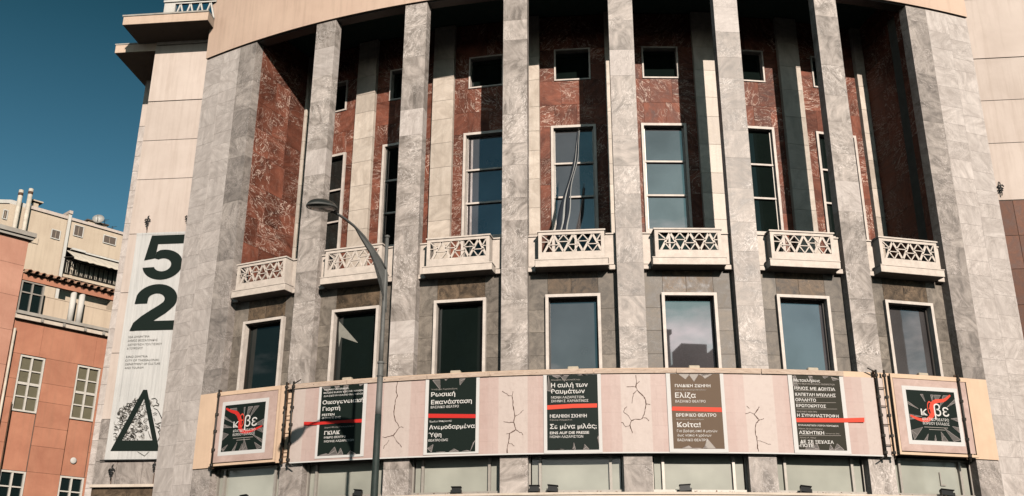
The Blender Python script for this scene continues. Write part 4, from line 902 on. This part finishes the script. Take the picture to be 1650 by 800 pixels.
for x0, x1 in ((-1.71, -.72), (.62, 1.61)):
    sash(x0, x1, 9.11, 11.34, 4, m_blind, 'white-framed window of eight olive panes')
    sash(x0, x1, 4.6, 6.82, 4, m_teal, 'white-framed window of dark panes')
    sash(x0, x1, .8, 2.4, 2, m_teal, 'white-framed ground floor window')
pr_ = ob('taller_block', boxes([(-5.5, -2.26, -.02, 6, 0, 16.0)]), m_core)
for a, b in zip([0, 1.6, 3.2, 4.8, 6.4, 7.9, 9.3, 10.8, 12.2, 13.6, 14.9], [1.6, 3.2, 4.8, 6.4, 7.9, 9.3, 10.8, 12.2, 13.6, 14.9, 16.0]):
    pan(m_pink, -5.5, -2.24, a, b, -.08, pr_)
ob('roof_cornice', boxes([(-5.6, -2.05, -.32, 6, 16.12, 16.3), (-5.6, -2.12, -.24, 6, 16.0, 16.118)]), m_groundwall)
ob('terrace_ledge', boxes([(-2.25, SE, -.24, .3, 12.9, 13.03)]), m_groundwall); ob('ledge_moulding', boxes([(-2.25, SE, -.16, .3, 12.72, 12.896)]), m_cream_r)
for x in (-1.2, -.3, .6, 1.4, 2.2): ob('ledge_bracket', box(x-.05, x+.05, -.2, -.165, 12.74, 12.88), m_groundwall)
ob('terrace_wall', boxes([(-1.3, SE, .32, .46, 13.03, 13.95), (-1.3, SE, .30, .48, 13.95, 13.99)]), m_beige)
tw = ob('terrace_window', boxes([(-2.2, -2.12, .02, .2, 13.03, 14.35), (-1.3, -1.24, .02, .2, 13.03, 14.35), (-2.12, -1.3, .02, .2, 14.29, 14.35), (-1.74, -1.68, .04, .18, 13.03, 14.29), (-2.12, -1.74, .04, .18, 13.85, 13.9), (-1.68, -1.3, .04, .18, 13.85, 13.9)]), m_alu)
for a, b in ((-2.12, -1.74), (-1.68, -1.3)):
    for c_, d_ in ((13.03, 13.85), (13.9, 14.29)): ob('pane', box(a, b, .1, .11, c_, d_), m_teal, tw)
for x in (.02, .38):
    bm = bmesh.new(); lathe(bm, [(.12,13.03),(.12,14.36)], 16, Matrix.Translation((x, .13, 0))); ob('terrace_column', mk(bm, True), m_stucco_w)
ob('canopy_beam', boxes([(-2.2, SE, -.02, .14, 14.36, 14.62)]), m_orange)
tb_ = bmesh.new(); n = 6
for j in range(n):
    pass
def tile_mesh(r, L):
    bm = bmesh.new(); a = []
    for y_ in (0, L):
        rr = r*(1 if y_ == 0 else .8); a.append([[bm.verts.new((q*math.cos(math.pi*i/6), y_, q*math.sin(math.pi*i/6))) for i in range(7)] for q in (rr, rr-.02)])
    for i in range(6):
        for l in (0, 1): bm.faces.new((a[0][l][i], a[0][l][i+1], a[1][l][i+1], a[1][l][i]))
        bm.faces.new((a[0][0][i], a[0][0][i+1], a[0][1][i+1], a[0][1][i]))
    bmesh.ops.recalc_face_normals(bm, faces=bm.faces); return mk(bm, True)
tm = tile_mesh(.125, .62); tm.materials.append(m_tile)
ob('canopy_deck', boxes([(-2.2, SE, -.12, .42, 14.64, 14.68)]), m_tile)
for i in range(18):
    x = -2.05+i*.29
    if x > SE-.1: break
    obj('roof_tile', tm, None, OB, OF @ Matrix.Translation((x, -.3+rnd.uniform(-.03, .03), 14.63)) @ Matrix.Rotation(RD(16), 4, 'X') @ Matrix.Rotation(RD(rnd.uniform(-4, 4)), 4, 'Z'))
ob('drainpipe', tubes([[(-2.16, -.1, 12.3), (-2.12, -.1, 2)]], .05), m_chim); ob('thin_pipe', tubes([[(-1.77, -.05, 9.4), (-1.72, -.05, 2)]], .025), m_rust)
bm = bmesh.new(); lathe(bm, [(.11,0),(.13,.01),(.13,.04),(.10,.06),(.02,.065)], 20, Matrix.Rotation(RD(90), 4, 'X')); obj('round_vent', mk(bm, True), m_stucco_w, OB, OF @ Matrix.Translation((1.07, .12, 7.46)))
# ------------------------------------------------------------------ beige apartment block behind
PB = Vector((-31.576, -3.222, 0)); BF = Matrix(((dv.x, -dv.y, 0, PB.x), (dv.y, dv.x, 0, PB.y), (0, 0, 1, 0), (0, 0, 0, 1)))
BB = thing('apartment_block', 'Pale beige apartment block with twin white flues and a cream awning, behind the orange building', 'building', PB)
def bb(name, mesh, mat, par=BB): return obj(name, mesh, mat, par, BF)
bw = bb('wall', boxes([(-3.36, .02, .0, 8, 0, 24.0), (.02, .2, -.12, 8, 0, 24.35), (.2, 9, .0, 8, 22.3, 24.0), (.2, 9, 1.5, 8, 0, 22.3), (3.9, 9, 0, 1.5, 0, 22.3)]), m_beige)
bb('roof_coping', boxes([(-2.3, .02, -.1, 8, 24.0, 24.2), (.2, 9, -.1, 8, 24.0, 24.17), (.0, .22, -.2, 8, 24.35, 24.55)]), m_peach)
bb('gable_roof', prism([(-9, 22.6), (-3.3, 24.25), (-2.35, 24.25), (-2.35, 24.0), (-3.4, 24.0), (-9, 22.4)], 8), m_stucco_w)
bb('gable_infill', prism([(-9, 22.38), (-3.362, 23.95), (-3.362, 0), (-9, 0)], 7.9), m_beige)
bb('vertical_rib', boxes([(.02, .2, -.16, -.125, 18, 24.3)]), m_stucco_w)
for x0, x1, z0, z1, m_, lab in ((-.74, -.28, 22.62, 23.12, m_shut, 'small shuttered window'), (.54, 1.05, 23.15, 23.78, m_shut, 'two-leaf shuttered window'), (2.4, 3.15, 23.2, 23.66, m_shut, 'wide low shuttered window'), (-3.6, -3.42, 23.0, 23.5, m_shut, 'slit window'), (-1.2, -.7, 19.9, 20.2, m_shut, 'small window above the canopy')):
    f = bb('window', boxes([(x0-.05, x0, -.04, .1, z0-.05, z1+.05), (x1, x1+.05, -.04, .1, z0-.05, z1+.05), (x0, x1, -.04, .1, z1, z1+.05), (x0, x1, -.07, .1, z0-.05, z0)]), m_stucco_w); f['label'] = lab
    xm = (x0+x1)/2
    for a, b in ((x0, xm-.015), (xm+.015, x1)): bb('shutter', box(a, b, -.015, .02, z0, z1), m_, f)
bb('vent_grille_box', box(-1.9, -1.45, -.06, .1, 22.0, 22.4), m_beige)
for x in (-2.95, -2.42): 
    bm = bmesh.new(); tube(bm, [(x, -.22, 19), (x, -.22, 24.9+.25*(x > -2.6))], .13, 14); f = bb('flue', mk(bm, True), m_chim)
    bb('flue_collar', tubes([[(x, -.22, 24.55+.25*(x > -2.6)), (x, -.22, 24.72+.25*(x > -2.6))]], .14, 14), m_rust, f)
bb('roof_vent', boxes([(-2.0, -1.7, .2, .5, 24.2, 24.55), (-2.15, -1.5, .05, .65, 24.6, 24.68)]), m_beige)
bb('roof_hut', boxes([(1.7, 2.9, 1.0, 2.5, 24.17, 24.7)]), m_beige); bb('hut_roof', boxes([(1.6, 3.0, .9, 2.6, 24.7, 24.78)]), m_shut)
bb('balcony_floor', boxes([(.3, 3.9, -.0, 1.5, 20.45, 20.62)]), m_beige)
bl = bb('balcony_railing', boxes([(.3, 3.9, .0, .05, 21.5, 21.54), (.3, 3.9, .0, .05, 20.68, 20.72)]), m_steel)
for i in range(36): bb('rail', box(.32+i*.1, .345+i*.1, .01, .035, 20.72, 21.5, 0, 'r'), m_chim if i % 3 else m_steel, bl)
aw = bb('awning', prism([(0, 0), (1, 0), (1, .05), (0, .05)], 1), m_awn)
bm = bmesh.new(); n = 18; top = []; bot = []
for i in range(n+1):
    x = .3+3.5*i/n; top.append(bm.verts.new((x, .1, 22.15))); bot.append(bm.verts.new((x+.12, -.95, 21.5+.02*math.sin(i*2.2))))
low = [bm.verts.new((v.co.x, -.96, v.co.z-.12-(.03 if i % 2 else 0))) for i, v in enumerate(bot)]
for i in range(n): bm.faces.new((top[i], bot[i], bot[i+1], top[i+1])); bm.faces.new((bot[i], low[i], low[i+1], bot[i+1]))
aw.data = mk(bm); aw.data.materials.append(m_awn); md = aw.modifiers.new('s', 'SOLIDIFY'); md.thickness = .02
bb('awning_cassette', boxes([(.55, 1.4, -.1, .15, 22.2, 22.33), (1.4, 3.8, -.06, .15, 22.17, 22.27)]), m_stucco_w); bb('awning_arm', tubes([[(.42, -.9, 21.5), (.1, .0, 21.6)]], .03), m_steel)
dp_ = BF @ Vector((2.02, .3, 24.17))
ds = thing('satellite_dish', 'White satellite dish on the roof of the beige apartment block', 'satellite dish', dp_)
bm = bmesh.new(); lathe(bm, [(.34,.10),(.30,.05),(.2,.01),(.02,0),(.02,-.01),(.2,-.002),(.30,.038),(.35,.09)], 20)
Dm = Matrix.Translation(dp_+Vector((0, 0, .5))) @ Matrix.Rotation(RD(20), 4, 'Z') @ Matrix.Rotation(RD(68), 4, 'X')
obj('reflector', mk(bm, True), m_dish, ds, Dm); obj('mast', tubes([[(0, 0, 0), (0, 0, .5)]], .03), m_steel, ds, Matrix.Translation(dp_)); obj('feed_arm', tubes([[(0, -.3, .08), (0, 0, .42)]], .015), m_steel, ds, Dm)
for x, z_, lab in ((2.55, .75, 'Thin rooftop aerial beside the satellite dish'), (3.1, .45, 'Short rooftop aerial nearest the theatre')):
    p = BF @ Vector((x, .6, 24.17)); a = thing('roof_aerial', lab, 'aerial', p, 'rooftop aerials')
    obj('mast', tubes([[(0, 0, 0), (0, 0, z_)]], .018), m_steel, a, Matrix.Translation(p)); obj('crossbar', tubes([[(-.25, 0, z_-.05), (.25, .05, z_)], [(-.15, 0, z_-.15), (.12, 0, z_-.1)]], .012), m_steel, a, Matrix.Translation(p))
# ------------------------------------------------------------------ the other side of the square (seen mirrored in the panes)
specs = [(-72, -104, 24, 16, 42, 'Tall shaded block far left across the square behind the camera'), (-42, -108, 22, 14, 38, 'Shaded block left across the square behind the camera'), (-18, -110, 16, 12, 19, 'Low shaded block straight across the square'),
         (14, -112, 7, 12, 29, 'Narrow shaded block across the square, left of the gap'), (22.5, -112, 5, 12, 31, 'Slim tall shaded block in the middle of the far row'), (29, -112, 4, 12, 28.5, 'Slim shaded block right of the tallest slim one'), (36, -110, 7, 12, 31, 'Stepped shaded block right across the square'), (56, -106, 20, 12, 27, 'Wide shaded block right across the square'), (82, -92, 20, 14, 40, 'Tall shaded block at the far right across the square')]
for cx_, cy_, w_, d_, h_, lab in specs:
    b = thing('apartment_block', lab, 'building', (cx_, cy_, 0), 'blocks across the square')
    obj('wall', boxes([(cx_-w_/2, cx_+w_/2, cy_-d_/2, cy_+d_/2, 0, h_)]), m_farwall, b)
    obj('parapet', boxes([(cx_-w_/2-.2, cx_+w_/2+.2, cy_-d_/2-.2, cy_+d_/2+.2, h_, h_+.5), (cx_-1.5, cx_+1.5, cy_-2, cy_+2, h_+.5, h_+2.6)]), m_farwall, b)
    yf = cy_+d_/2; nx = int(w_//3.4)
    wm_ = box(-.6, .6, 0, .06, 0, 1.5, 0, 'far')
    for fl in range(int(h_//3.2)):
        for i in range(nx): obj('window', wm_, m_teal, b, Matrix.Translation((cx_-w_/2+(i+.5)*w_/nx, yf-.01, 1+fl*3.2)))
